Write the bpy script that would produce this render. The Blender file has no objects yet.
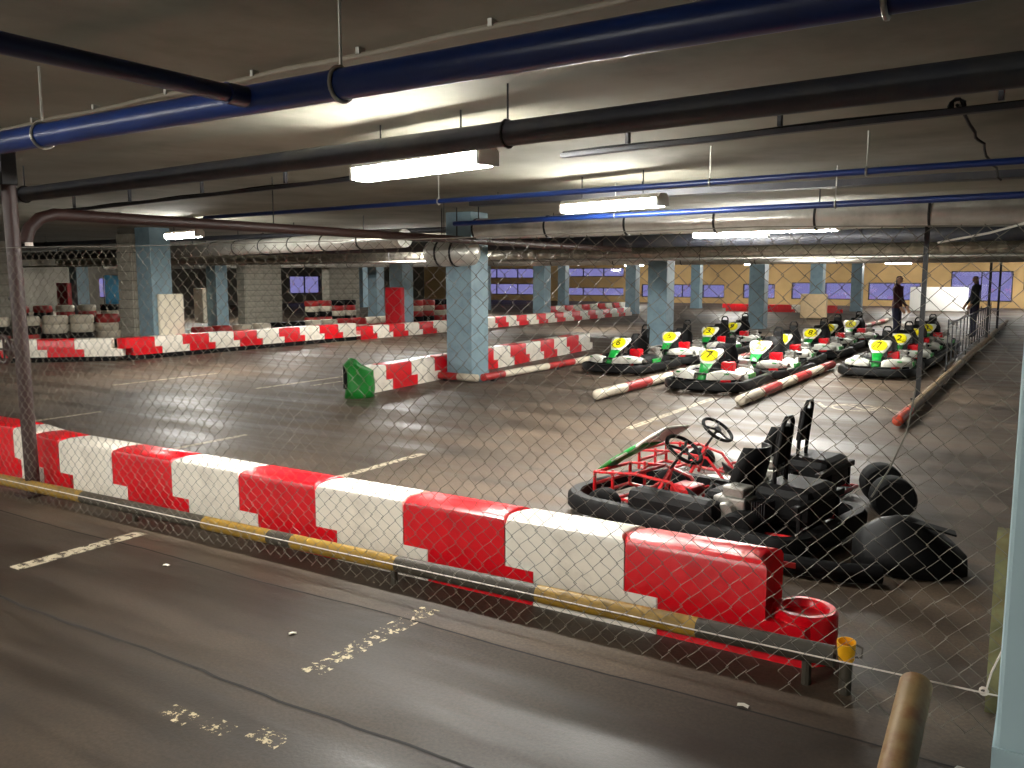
import bpy, math, random
from mathutils import Vector, Matrix
random.seed(7)
S = bpy.context.scene
COL = S.collection
R = math.radians
PI = math.pi

# ------------------------------------------------------------------ camera, world, exposure
cam_d = bpy.data.cameras.new('camera')
cam = bpy.data.objects.new('camera', cam_d)
COL.objects.link(cam)
cam.location = (0, 0, 1.68)
cam.rotation_euler = (R(90 - 7.092), 0, R(32.07))
cam_d.sensor_width = 36
cam_d.lens = 860 / 1024 * 36
cam_d.clip_start = 0.05
cam_d.clip_end = 300
S.camera = cam
S.view_settings.view_transform = 'Standard'
S.view_settings.look = 'None'
S.view_settings.gamma = 1
S.view_settings.exposure = 3.8
W = bpy.data.worlds.new('dusk')
S.world = W
W.use_nodes = True
W.node_tree.nodes['Background'].inputs[0].default_value = (0.36, 0.34, 0.80, 1)   # flat overcast dusk
W.node_tree.nodes['Background'].inputs[1].default_value = 0.045
TUBE_POWER = 16.0        # emission strength of the fluorescent tubes

# ------------------------------------------------------------------ helpers
def lin(c):
    return tuple(((v / 255) / 12.92 if v / 255 <= 0.04045 else ((v / 255 + 0.055) / 1.055) ** 2.4) for v in c)

def mat(name, rgb, rough=0.5, metal=0.0, var=0.15, scale=8.0, bump=0.0, dirt=None, dirt_amt=0.5, dirt_scale=3.0, spec=0.5, stretch=None, rvar=0.0):
    m = bpy.data.materials.new(name)
    m.use_nodes = True
    nt = m.node_tree
    b = nt.nodes['Principled BSDF']
    b.inputs['Roughness'].default_value = rough
    b.inputs['Metallic'].default_value = metal
    b.inputs['Specular IOR Level'].default_value = spec
    c = lin(rgb)
    tc = nt.nodes.new('ShaderNodeTexCoord')
    mp = nt.nodes.new('ShaderNodeMapping')
    if stretch: mp.inputs['Scale'].default_value = stretch
    nt.links.new(tc.outputs['Object'], mp.inputs[0])
    n = nt.nodes.new('ShaderNodeTexNoise')
    n.inputs['Scale'].default_value = scale
    n.inputs['Detail'].default_value = 6
    nt.links.new(mp.outputs[0], n.inputs['Vector'])
    r = nt.nodes.new('ShaderNodeValToRGB')
    r.color_ramp.elements[0].position = 0.3
    r.color_ramp.elements[1].position = 0.7
    r.color_ramp.elements[0].color = (*[v * (1 - var) for v in c], 1)
    r.color_ramp.elements[1].color = (*[min(1, v * (1 + var)) for v in c], 1)
    nt.links.new(n.outputs[0], r.inputs[0])
    out = r.outputs[0]
    if dirt:
        n2 = nt.nodes.new('ShaderNodeTexNoise')
        n2.inputs['Scale'].default_value = dirt_scale
        n2.inputs['Detail'].default_value = 8
        n2.inputs['Roughness'].default_value = 0.65
        nt.links.new(mp.outputs[0], n2.inputs['Vector'])
        r2 = nt.nodes.new('ShaderNodeValToRGB')
        r2.color_ramp.elements[0].position = 0.48
        r2.color_ramp.elements[1].position = 0.68
        r2.color_ramp.elements[1].color = (dirt_amt,) * 3 + (1,)
        nt.links.new(n2.outputs[0], r2.inputs[0])
        mx = nt.nodes.new('ShaderNodeMix')
        mx.data_type = 'RGBA'
        nt.links.new(r2.outputs[0], mx.inputs[0])
        nt.links.new(out, mx.inputs[6])
        mx.inputs[7].default_value = (*lin(dirt), 1)
        out = mx.outputs[2]
    nt.links.new(out, b.inputs['Base Color'])
    if rvar:
        mr = nt.nodes.new('ShaderNodeMapRange')
        mr.inputs[3].default_value = max(0.05, rough - rvar)
        mr.inputs[4].default_value = min(1, rough + rvar)
        nt.links.new(n.outputs[0], mr.inputs[0])
        nt.links.new(mr.outputs[0], b.inputs['Roughness'])
    if bump:
        bp = nt.nodes.new('ShaderNodeBump')
        bp.inputs['Strength'].default_value = bump
        bp.inputs['Distance'].default_value = 0.02
        nt.links.new(n.outputs[0], bp.inputs['Height'])
        nt.links.new(bp.outputs[0], b.inputs['Normal'])
    return m

def emit(name, rgb, strength):
    m = bpy.data.materials.new(name)
    m.use_nodes = True
    b = m.node_tree.nodes['Principled BSDF']
    b.inputs['Base Color'].default_value = (*rgb, 1)
    b.inputs['Emission Color'].default_value = (*rgb, 1)
    b.inputs['Emission Strength'].default_value = strength
    return m

class MB:
    def __init__(s): s.v = []; s.f = []
    def prism_round(s, poly, z0, z1, b):          # prism whose top edge is rounded by b
        n = len(poly)
        cx = sum(p[0] for p in poly) / n; cy = sum(p[1] for p in poly) / n
        hx = max(abs(p[0] - cx) for p in poly); hy = max(abs(p[1] - cy) for p in poly)
        vs = []
        rings = [(0, z0), (0, z1 - b), (b * 0.3, z1 - b * 0.3), (b, z1)]
        for (o, z) in rings:
            fx, fy = 1 - o / hx, 1 - o / hy
            vs += [Vector((cx + (p[0] - cx) * fx, cy + (p[1] - cy) * fy, z)) for p in poly]
        fs = [tuple(range(n))[::-1], tuple(range(3 * n, 4 * n))]
        for r in range(3): fs += [(r * n + i, r * n + (i + 1) % n, (r + 1) * n + (i + 1) % n, (r + 1) * n + i) for i in range(n)]
        return s.add(vs, fs)
    def add(s, vs, fs):
        o = len(s.v)
        s.v += [tuple(v) for v in vs]
        s.f += [tuple(i + o for i in f) for f in fs]
        return s
    def box(s, c, d, M=None):
        hx, hy, hz = d[0] / 2, d[1] / 2, d[2] / 2
        vs = [Vector((x, y, z)) for x in (-hx, hx) for y in (-hy, hy) for z in (-hz, hz)]
        if M: vs = [M @ v for v in vs]
        vs = [v + Vector(c) for v in vs]
        return s.add(vs, [(0, 1, 3, 2), (4, 6, 7, 5), (0, 4, 5, 1), (2, 3, 7, 6), (0, 2, 6, 4), (1, 5, 7, 3)])
    def tube(s, pts, r, n=8, closed=False, caps=True):
        pts = [Vector(p) for p in pts]
        k = len(pts)
        rs = r if isinstance(r, (list, tuple)) else [r] * k
        rings = []
        u = None
        for i, p in enumerate(pts):
            if closed: t = pts[(i + 1) % k] - pts[i - 1]
            elif i == 0: t = pts[1] - p
            elif i == k - 1: t = p - pts[i - 1]
            else: t = (pts[i + 1] - p).normalized() + (p - pts[i - 1]).normalized()
            t.normalize()
            if u is None:
                a = Vector((0, 0, 1)) if abs(t.z) < 0.9 else Vector((1, 0, 0))
                u = (a - t * a.dot(t)).normalized()
            else:
                u = (u - t * u.dot(t)).normalized()
            w = t.cross(u)
            rings.append([p + (u * math.cos(2 * PI * j / n) + w * math.sin(2 * PI * j / n)) * rs[i] for j in range(n)])
        vs = [q for ring in rings for q in ring]
        fs = []
        for i in range(k if closed else k - 1):
            a, b = i * n, ((i + 1) % k) * n
            for j in range(n):
                fs.append((a + j, b + j, b + (j + 1) % n, a + (j + 1) % n))
        if caps and not closed:
            fs.append(tuple(range(n))[::-1] if False else tuple(range(n)))
            fs.append(tuple((k - 1) * n + j for j in range(n)))
        return s.add(vs, fs)
    def lathe(s, prof, n=16, M=None):            # profile of (radius, z) about z
        vs, fs = [], []
        for (r, z) in prof:
            for j in range(n):
                v = Vector((r * math.cos(2 * PI * j / n), r * math.sin(2 * PI * j / n), z))
                vs.append(M @ v if M else v)
        for i in range(len(prof) - 1):
            for j in range(n):
                fs.append((i * n + j, i * n + (j + 1) % n, (i + 1) * n + (j + 1) % n, (i + 1) * n + j))
        if prof[0][0] > 1e-5: fs.append(tuple(range(n))[::-1])
        if prof[-1][0] > 1e-5: fs.append(tuple((len(prof) - 1) * n + j for j in range(n)))
        return s.add(vs, fs)
    def prism(s, poly, z0, z1, M=None):
        n = len(poly)
        vs = [Vector((x, y, z0)) for x, y in poly] + [Vector((x, y, z1)) for x, y in poly]
        if M: vs = [M @ v for v in vs]
        fs = [tuple(range(n))[::-1], tuple(range(n, 2 * n))] + [(i, (i + 1) % n, n + (i + 1) % n, n + i) for i in range(n)]
        return s.add(vs, fs)
    def grid(s, rows):
        k = len(rows[0])
        vs = [p for r in rows for p in r]
        fs = [(i * k + j, i * k + j + 1, (i + 1) * k + j + 1, (i + 1) * k + j) for i in range(len(rows) - 1) for j in range(k - 1)]
        return s.add(vs, fs)
    def loop(s, path, prof):                      # closed path in xy, closed profile of (outward, z)
        k, n = len(path), len(prof)
        vs, fs = [], []
        for i in range(k):
            t = Vector(path[(i + 1) % k]) - Vector(path[i - 1])
            t.normalize()
            nx, ny = t.y, -t.x
            for (o, z) in prof: vs.append((path[i][0] + nx * o, path[i][1] + ny * o, z))
        for i in range(k):
            a, b = i * n, ((i + 1) % k) * n
            for j in range(n): fs.append((a + j, b + j, b + (j + 1) % n, a + (j + 1) % n))
        return s.add(vs, fs)
    def build(s, name, m, parent=None, smooth=False, bevel=0, solid=0, fix=True):
        me = bpy.data.meshes.new(name)
        me.from_pydata(s.v, [], s.f)
        if fix:
            import bmesh
            bm = bmesh.new(); bm.from_mesh(me)
            bmesh.ops.recalc_face_normals(bm, faces=bm.faces)
            bm.to_mesh(me); bm.free()
        me.materials.append(m)
        if smooth:
            me.polygons.foreach_set('use_smooth', [True] * len(me.polygons))
            me.set_sharp_from_angle(angle=R(42))
        me.update()
        o = bpy.data.objects.new(name, me)
        COL.objects.link(o)
        if parent: o.parent = parent
        if solid:
            md = o.modifiers.new('solid', 'SOLIDIFY'); md.thickness = solid; md.offset = 0
        if bevel:
            md = o.modifiers.new('bevel', 'BEVEL'); md.width = bevel; md.segments = 2; md.limit_method = 'ANGLE'; md.angle_limit = R(40)
        return o

def tag(o, label=None, cat=None, group=None, kind=None):
    if label: o['label'] = label
    if cat: o['category'] = cat
    if group: o['group'] = group
    if kind: o['kind'] = kind
    return o

def thing(name, label, cat, loc=(0, 0, 0), rz=0, group=None):
    o = bpy.data.objects.new(name, None)
    o.empty_display_size = 0.1
    COL.objects.link(o)
    o.location = loc
    o.rotation_euler = (0, 0, rz)
    return tag(o, label, cat, group)

def dup(root, loc, rz, label, group=None):
    def cp(o, parent):
        c = o.copy(); COL.objects.link(c)
        if parent: c.parent = parent
        for ch in list(o.children): cp(ch, c)
        return c
    r = cp(root, None)
    r.location = loc; r.rotation_euler = (0, 0, rz)
    return tag(r, label, None, group)

def share(o, name, parent, loc, rz=0, m=None):
    c = bpy.data.objects.new(name, o)
    COL.objects.link(c)
    c.parent = parent
    c.location = loc
    c.rotation_euler = (0, 0, rz)
    return c

ORD = ['first', 'second', 'third', 'fourth', 'fifth', 'sixth', 'seventh', 'eighth', 'ninth', 'tenth', 'eleventh', 'twelfth', 'thirteenth', 'fourteenth', 'fifteenth', 'sixteenth', 'seventeenth', 'eighteenth', 'nineteenth', 'twentieth']
ORD += ['twenty-' + w for w in ORD[:9]] + ['thirtieth'] + ['thirty-' + w for w in ORD[:9]] + ['fortieth'] + ['forty-' + w for w in ORD[:9]]
def od(i): return ORD[i]
RX90 = Matrix.Rotation(R(90), 4, 'X')
RY90 = Matrix.Rotation(R(90), 4, 'Y')

# ------------------------------------------------------------------ materials
M = {}
M['ceiling'] = mat('ceiling_concrete', (134, 131, 117), 0.9, var=0.18, scale=1.2, dirt=(84, 80, 66), dirt_amt=0.6, dirt_scale=0.5, bump=0.1)
M['wall'] = mat('dull_wall', (96, 92, 84), 0.9, var=0.2, scale=1.5)
M['tan_wall'] = mat('tan_wall', (192, 160, 110), 0.8, var=0.1, scale=1.0)
M['column'] = mat('column_paint', (126, 152, 164), 0.5, var=0.06, scale=3, dirt=(70, 96, 108), dirt_amt=0.4, dirt_scale=4)
M['column_near'] = mat('column_paint_lit', (172, 196, 202), 0.5, var=0.05, scale=2)  # same blue paint as the other columns, lightened for its lit face
M['bare_edge'] = mat('olive_bare_concrete', (126, 122, 84), 0.8, var=0.25, scale=14, dirt=(120, 70, 30), dirt_amt=0.5, dirt_scale=9)
M['red'] = mat('red_plastic', (222, 4, 26), 0.30, var=0.05, scale=6, dirt=(150, 20, 26), dirt_amt=0.35, dirt_scale=5)
M['white'] = mat('white_plastic', (242, 234, 220), 0.32, var=0.04, scale=6, dirt=(170, 158, 140), dirt_amt=0.35, dirt_scale=5)
M['old_red'] = mat('faded_red', (176, 34, 34), 0.5, var=0.12, scale=6, dirt=(70, 26, 22), dirt_amt=0.6, dirt_scale=3)
M['old_white'] = mat('dirty_white', (214, 204, 184), 0.5, var=0.1, scale=6, dirt=(112, 100, 84), dirt_amt=0.5, dirt_scale=3)
M['navy'] = mat('dark_blue_paint', (18, 32, 80), 0.35, var=0.15, scale=4, dirt=(16, 22, 46), dirt_amt=0.6, dirt_scale=3)
M['blue_pipe'] = mat('blue_paint', (20, 44, 100), 0.35, var=0.12, scale=4, dirt=(20, 34, 74), dirt_amt=0.6, dirt_scale=2.5)
M['dark_pipe'] = mat('dusty_dark_paint', (44, 46, 54), 0.55, var=0.2, scale=5, dirt=(74, 70, 62), dirt_amt=0.6, dirt_scale=2)
M['brown_pipe'] = mat('brown_paint', (54, 32, 28), 0.5, var=0.15, scale=6, dirt=(54, 32, 28), dirt_amt=0.6, dirt_scale=6)
M['conduit'] = mat('grey_conduit', (120, 112, 98), 0.6, var=0.15, scale=5)
M['steel'] = mat('galvanised_steel', (176, 174, 166), 0.38, metal=0.85, var=0.12, scale=9)
M['duct'] = mat('duct_tin', (206, 204, 196), 0.3, metal=0.45, var=0.1, scale=3, dirt=(120, 116, 106), dirt_amt=0.5, dirt_scale=2)
M['foil'] = mat('crinkled_foil', (196, 192, 180), 0.3, metal=0.9, var=0.2, scale=14, bump=0.9)
M['wire'] = mat('fence_wire', (116, 110, 99), 0.5, metal=0.3, var=0.2, scale=10)
M['pale_wire'] = mat('pale_wire', (216, 204, 192), 0.5, var=0.05)
M['black'] = mat('black_plastic', (8, 8, 9), 0.6, var=0.2, scale=10, spec=0.22)
M['rubber'] = mat('black_rubber', (9, 9, 10), 0.8, var=0.2, scale=14, spec=0.2)
M['bumper'] = mat('scuffed_black_bumper', (9, 10, 11), 0.6, var=0.25, scale=9, dirt=(28, 27, 26), dirt_amt=0.3, dirt_scale=6, spec=0.2)
M['kred'] = mat('red_frame_paint', (190, 24, 30), 0.35, var=0.1)
M['kwhite'] = mat('white_fairing', (226, 226, 216), 0.35, var=0.04, dirt=(150, 150, 138), dirt_amt=0.3)
M['kgreen'] = mat('green_fairing', (16, 140, 52), 0.35, var=0.1)
M['kyellow'] = mat('yellow_sticker', (244, 232, 20), 0.4, var=0.03)
M['alu'] = mat('grey_cast_metal', (150, 148, 142), 0.4, metal=0.6, var=0.2, scale=12)
M['dkmetal'] = mat('dark_metal', (36, 36, 38), 0.45, metal=0.4, var=0.2)
M['yellow'] = mat('worn_yellow_paint', (150, 116, 36), 0.55, var=0.15, scale=8, dirt=(90, 72, 34), dirt_amt=0.7, dirt_scale=7)
M['cup'] = mat('yellow_plastic', (240, 172, 20), 0.45, var=0.08)
M['tubeblack'] = mat('dark_band_paint', (60, 54, 44), 0.6, var=0.2, scale=9, dirt=(76, 66, 48), dirt_amt=0.5, dirt_scale=6)
M['tanpipe'] = mat('rusty_tan_pipe', (132, 106, 66), 0.6, var=0.12, scale=7, dirt=(112, 62, 26), dirt_amt=0.7, dirt_scale=10)
M['block'] = mat('grey_block', (150, 146, 134), 0.9, var=0.2, scale=9, bump=0.3)
M['pad_white'] = mat('white_pad', (224, 216, 196), 0.6, var=0.05, dirt=(180, 168, 140), dirt_amt=0.4)
M['pad_red'] = mat('red_pad', (178, 22, 34), 0.45, var=0.1, dirt=(110, 16, 24), dirt_amt=0.4)
M['kerb_end'] = mat('orange_red_paint', (196, 66, 40), 0.6, var=0.15, dirt=(96, 70, 50), dirt_amt=0.7)
M['kerb_tan'] = mat('worn_tan_kerb', (120, 98, 68), 0.7, var=0.2, dirt=(70, 56, 40), dirt_amt=0.7, dirt_scale=2)
M['pad_tan'] = mat('tan_pad', (216, 190, 150), 0.7, var=0.06)
M['sheet'] = mat('blue_sheet', (88, 168, 210), 0.6, var=0.05)
M['green'] = mat('green_plastic', (20, 120, 40), 0.4, var=0.15, scale=5)
M['housing'] = mat('lamp_housing', (220, 220, 214), 0.5, var=0.04)
M['jacket'] = mat('dark_jacket', (34, 40, 44), 0.8, var=0.2, scale=12)
M['maroon'] = mat('maroon_top', (64, 26, 28), 0.8, var=0.2, scale=12)
M['trouser'] = mat('dark_blue_trousers', (34, 34, 60), 0.8, var=0.2, scale=12)
M['skin'] = mat('skin', (196, 150, 124), 0.5, var=0.05)
M['hair'] = mat('dark_hair', (30, 22, 18), 0.6, var=0.2, scale=30)
M['shoe'] = mat('dark_shoe', (24, 24, 26), 0.6)
M['paper'] = mat('paper_scrap', (220, 214, 200), 0.8, var=0.05)
M['whiteboard'] = mat('white_board', (242, 240, 236), 0.5, var=0.02)
M['tube'] = emit('fluorescent_tube', (1.0, 0.98, 0.91), TUBE_POWER)

def mk_floor():
    m = bpy.data.materials.new('worn_asphalt')
    m.use_nodes = True
    nt = m.node_tree; N = nt.nodes; L = nt.links
    b = N['Principled BSDF']
    tc = N.new('ShaderNodeTexCoord')
    def noise(sc, det=6, ro=0.6, stretch=None):
        n = N.new('ShaderNodeTexNoise'); n.inputs['Scale'].default_value = sc; n.inputs['Detail'].default_value = det; n.inputs['Roughness'].default_value = ro
        mp = N.new('ShaderNodeMapping')
        if stretch: mp.inputs['Scale'].default_value = stretch
        L.new(tc.outputs['Object'], mp.inputs[0]); L.new(mp.outputs[0], n.inputs[0])
        return n
    def ramp(src, p0, c0, p1, c1):
        r = N.new('ShaderNodeValToRGB'); r.color_ramp.elements[0].position = p0; r.color_ramp.elements[1].position = p1
        r.color_ramp.elements[0].color = (*c0, 1); r.color_ramp.elements[1].color = (*c1, 1)
        L.new(src.outputs[0], r.inputs[0]); return r
    def mix(fac, a, bb, mode='MIX'):
        x = N.new('ShaderNodeMix'); x.data_type = 'RGBA'; x.blend_type = mode
        if isinstance(fac, float): x.inputs[0].default_value = fac
        else: L.new(fac, x.inputs[0])
        L.new(a, x.inputs[6]); L.new(bb, x.inputs[7]); return x.outputs[2]
    big = noise(0.35, 5, 0.6)
    fine = noise(60, 3, 0.7)
    skid = noise(1.0, 6, 0.6, (0.35, 2.2, 1))
    c1 = ramp(big, 0.35, lin((52, 42, 34)), 0.68, lin((90, 76, 62))).outputs[0]
    c2 = ramp(fine, 0.35, (0.72, 0.72, 0.72), 0.65, (1.12, 1.12, 1.12)).outputs[0]
    col = mix(1.0, c1, c2, 'MULTIPLY')
    c3 = ramp(skid, 0.40, (0.5, 0.5, 0.5), 0.60, (1.15, 1.15, 1.15)).outputs[0]
    col = mix(0.8, col, c3, 'MULTIPLY')
    patch = noise(0.9, 7, 0.65)
    c4 = ramp(patch, 0.56, (0, 0, 0), 0.72, (0.5, 0.5, 0.5)).outputs[0]
    g = N.new('ShaderNodeRGB'); g.outputs[0].default_value = (*lin((60, 56, 52)), 1)
    col = mix(c4, col, g.outputs[0])
    # floor darkened before the fence joint, lightened beyond it, to imitate brighter track light
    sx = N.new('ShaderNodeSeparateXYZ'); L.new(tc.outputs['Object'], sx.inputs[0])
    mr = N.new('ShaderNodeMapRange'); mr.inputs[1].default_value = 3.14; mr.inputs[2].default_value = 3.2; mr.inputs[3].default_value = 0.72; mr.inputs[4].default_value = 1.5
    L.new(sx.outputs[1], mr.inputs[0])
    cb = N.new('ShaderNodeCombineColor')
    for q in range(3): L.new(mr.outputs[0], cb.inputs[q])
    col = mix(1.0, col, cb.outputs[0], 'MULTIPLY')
    L.new(col, b.inputs['Base Color'])
    rr = N.new('ShaderNodeMapRange'); rr.inputs[1].default_value = 0.38; rr.inputs[2].default_value = 0.62; rr.inputs[3].default_value = 0.42; rr.inputs[4].default_value = 0.72; b.inputs['Specular IOR Level'].default_value = 0.4
    L.new(skid.outputs[0], rr.inputs[0]); L.new(rr.outputs[0], b.inputs['Roughness'])
    bp = N.new('ShaderNodeBump'); bp.inputs['Strength'].default_value = 0.12; bp.inputs['Distance'].default_value = 0.01
    L.new(fine.outputs[0], bp.inputs['Height']); L.new(bp.outputs[0], b.inputs['Normal'])
    return m
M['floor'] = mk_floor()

def mk_worn(name, rgb, thr):
    m = bpy.data.materials.new(name); m.use_nodes = True
    nt = m.node_tree; N = nt.nodes; L = nt.links
    b = N['Principled BSDF']; b.inputs['Base Color'].default_value = (*lin(rgb), 1); b.inputs['Roughness'].default_value = 0.6
    tc = N.new('ShaderNodeTexCoord'); n = N.new('ShaderNodeTexNoise'); n.inputs['Scale'].default_value = 22; n.inputs['Detail'].default_value = 6; n.inputs['Roughness'].default_value = 0.7
    L.new(tc.outputs['Object'], n.inputs[0])
    r = N.new('ShaderNodeValToRGB'); r.color_ramp.elements[0].position = thr; r.color_ramp.elements[1].position = thr + 0.06
    L.new(n.outputs[0], r.inputs[0]); L.new(r.outputs[0], b.inputs['Alpha'])
    return m
M['line'] = mk_worn('worn_white_line', (184, 172, 148), 0.43)
M['line_old'] = mk_worn('flaking_white_line', (196, 180, 146), 0.52)
M['joint'] = mat('dark_joint_tar', (26, 22, 19), 0.8, var=0.3, scale=20)

# glass: mostly clear, a little mirror
gl = bpy.data.materials.new('window_glass'); gl.use_nodes = True
_n = gl.node_tree.nodes; _l = gl.node_tree.links
_n.remove(_n['Principled BSDF'])
_t = _n.new('ShaderNodeBsdfTransparent'); _g = _n.new('ShaderNodeBsdfGlossy'); _g.inputs['Roughness'].default_value = 0.03
_x = _n.new('ShaderNodeMixShader'); _x.inputs[0].default_value = 0.08
_l.new(_t.outputs[0], _x.inputs[1]); _l.new(_g.outputs[0], _x.inputs[2]); _l.new(_x.outputs[0], _n['Material Output'].inputs[0])
M['glass'] = gl

# ------------------------------------------------------------------ structure
XL, XR, YF, YB, ZC = -42.0, 7.0, -9.0, 54.0, 2.72
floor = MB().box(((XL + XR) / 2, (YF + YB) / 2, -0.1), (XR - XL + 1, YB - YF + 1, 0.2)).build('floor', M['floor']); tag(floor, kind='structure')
ceil = MB().box(((XL + XR) / 2, (YF + YB) / 2, ZC + 0.1), (XR - XL + 1, YB - YF + 1, 0.2)).build('ceiling', M['ceiling']); tag(ceil, kind='structure')

def wall_with_openings(name, axis, pos, a0, a1, opens, m, thick=0.3):
    """opens: list of (a, b, z0, z1) along the wall"""
    mb = MB()
    def slab(a, b, z0, z1):
        if b - a < 1e-4 or z1 - z0 < 1e-4: return
        c = (a + b) / 2
        if axis == 'y': mb.box((c, pos, (z0 + z1) / 2), (b - a, thick, z1 - z0))
        else: mb.box((pos, c, (z0 + z1) / 2), (thick, b - a, z1 - z0))
    cols = {}
    for o in opens: cols.setdefault((o[0], o[1]), []).append((o[2], o[3]))
    x = a0
    for (a, b) in sorted(cols):
        slab(x, a, 0, ZC)
        z = 0
        for (z0, z1) in sorted(cols[(a, b)]):
            slab(a, b, z, z0); z = z1
        slab(a, b, z, ZC)
        x = b
    slab(x, a1, 0, ZC)
    return tag(mb.build(name, m), kind='structure')

def window(i, axis, pos, a, b, z0, z1, bars):
    fr = MB()
    def bx(c0, c1, w0, w1):
        ca = (c0 + c1) / 2; cz = (w0 + w1) / 2
        if axis == 'y': fr.box((ca, pos, cz), (c1 - c0, 0.1, w1 - w0))
        else: fr.box((pos, ca, cz), (0.1, c1 - c0, w1 - w0))
    t = 0.05
    bx(a, b, z0, z0 + t); bx(a, b, z1 - t, z1); bx(a, a + t, z0 + t, z1 - t); bx(b - t, b, z0 + t, z1 - t)
    for k in range(1, bars):
        c = a + (b - a) * k / bars
        bx(c - t / 2, c + t / 2, z0 + t, z1 - t)
    f = tag(fr.build('window_%d' % i, M['dkmetal']), kind='structure')
    for k in range(bars):
        p0 = a + (b - a) * k / bars + t / 2; p1 = a + (b - a) * (k + 1) / bars - t / 2
        c = (p0 + p1) / 2; d = p1 - p0
        if axis == 'y': MB().box((c, pos, (z0 + z1) / 2), (d, 0.012, z1 - z0 - t)).build('pane', M['glass'], f)
        else: MB().box((pos, c, (z0 + z1) / 2), (0.012, d, z1 - z0 - t)).build('pane', M['glass'], f)

back_open = [(-37, -31.5, 0.4, 1.2), (-37, -31.5, 1.6, 2.3), (-29.5, -24.8, 0.4, 0.95), (-29.5, -24.8, 1.7, 2.3), (-23.5, -17.8, 0.35, 1.2), (-16.6, -14.6, 0.35, 1.25),
             (-13.6, -9.6, 0.35, 1.35), (-9.2, -6.4, 0.35, 1.35), (-4.9, -1.9, 0.35, 2.0), (-1.4, 1.5, 1.0, 1.95), (2.2, 6, 0.35, 1.95)]
wall_with_openings('wall_back', 'y', YB, XL, XR, back_open, M['tan_wall'])
left_open = [(26.6, 27.5, 0.6, 1.65), (39.8, 42.6, 0.6, 1.75), (47, 49, 0.5, 2.0)]
wall_with_openings('wall_left', 'x', XL, YF, YB, left_open, M['wall'])
wall_with_openings('wall_right', 'x', XR, YF, YB, [], M['wall'])
wall_with_openings('wall_front', 'y', YF, XL, XR, [], M['wall'])
wi = 1
for (a, b, z0, z1) in back_open:
    window(wi, 'y', YB, a, b, z0, z1, max(2, round((b - a) / 1.6))); wi += 1
for (a, b, z0, z1) in left_open:
    window(wi, 'x', XL, a, b, z0, z1, 2); wi += 1

# painted lines and slab joints belong to the floor
def flat(name, pts, m, z=0.0015):
    o = MB().add([(x, y, z) for x, y in pts], [tuple(range(len(pts)))]).build(name, m, floor, fix=False)
    o.data.flip_normals() if o.data.polygons[0].normal.z < 0 else None
    return o
def line_y(x, y0, y1, w=0.09, m='line'): return flat('painted_line', [(x - w / 2, y0), (x + w / 2, y0), (x + w / 2, y1), (x - w / 2, y1)], M[m])
line_y(-5.01, 2.55, 3.38, 0.11, 'line'); line_y(-2.59, 2.5, 3.35, 0.12, 'line_old')
line_y(-5.02, 4.9, 6.4); line_y(-2.59, 4.6, 7.6); line_y(-3.93, 8.7, 11.6, 0.1); line_y(-7.24, 5.2, 6.2); line_y(-10.05, 5.2, 6.3)
line_y(-12.37, 8.0, 10.0); line_y(-10.15, 8.9, 11.0, 0.1); line_y(-9.7, 9.6, 10.9, 0.08)
for (x0, x1, y0) in [(-2.84, -2.68, 1.98), (-2.63, -2.49, 2.0), (-2.42, -2.26, 2.05)]:
    flat('painted_dash', [(x0, y0 - 0.045), (x1, y0 - 0.05), (x1, y0 + 0.04), (x0, y0 + 0.045)], M['line_old'])
def band_path(name, pts, w, m, z=0.0015):
    mb = MB()
    for i in range(len(pts) - 1):
        a, b = Vector(pts[i]), Vector(pts[i + 1])
        t = (b - a).normalized(); n = Vector((-t.y, t.x)) * w / 2
        mb.add([(*(a - n), z), (*(b - n), z), (*(b + n), z), (*(a + n), z)], [(0, 1, 2, 3)])
    return mb.build(name, M[m], floor, fix=False)
jp = [(XL + 35 + i * 0.08, 2.27 + 0.008 * math.sin(i * 0.31) + 0.004 * math.sin(i * 1.3) + random.uniform(-0.003, 0.003)) for i in range(130)]
band_path('slab_joint', jp, 0.015, 'joint')
jp = [(-7 + i * 0.1, 3.17 + 0.01 * math.sin(i * 0.33) + random.uniform(-0.003, 0.003)) for i in range(70)]
band_path('slab_joint', jp, 0.012, 'joint')
sq = [(-2.75 + 0.16 * i, 11.75 + 0.22 * math.sin(i * 2.3)) for i in range(10)]
band_path('painted_scribble', sq, 0.05, 'line')
band_path('painted_scribble', [(-2.1 + 0.28 * math.cos(a), 11.7 + 0.3 * math.sin(a)) for a in [k * 0.5 for k in range(14)]], 0.05, 'line')

# ------------------------------------------------------------------ columns
def column(x, y, label, m=None, w=0.5):
    t = thing('column', label, 'column', (x, y, 0), 0, None)
    MB().box((0, 0, ZC / 2), (w, w, ZC)).build('shaft', m or M['column'], t, bevel=0.015)
    MB().box((0, 0, 0.06), (w + 0.012, w + 0.012, 0.12)).build('base_band', M['column'] if not m else m, t)
    return t
rowname = {-8.2: 'middle row', -16.4: 'row behind the far barrier', -24.6: 'row beyond the tyre walls', -32.8: 'deepest left row'}
for X in (-8.2, -16.4, -24.6, -32.8):
    ys = [11.7, 20.0, 28.3, 36.6, 45.0] if X != -32.8 else [20.0, 28.3, 36.6, 45.0]
    for k, y in enumerate(ys):
        if X == -8.2 and k == 0: lab = 'large pale blue concrete column standing at the near end of the middle barrier'
        elif X == -8.2 and k == 1: lab = 'blue column rising behind the leftmost parked karts'
        elif X == -16.4 and k == 0: lab = 'blue column with a white quilted pad, next to the grey block pillar'
        elif X == -16.4 and k == 1: lab = 'blue column with a red pad behind the far barrier'
        else: lab = 'blue concrete column, %s from the camera in the %s' % (od(k), rowname[X])
        column(X, y, lab)
t = column(0.18, 3.4, 'pale blue column at the right edge of the picture holding the fence end', M['column_near'])
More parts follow.
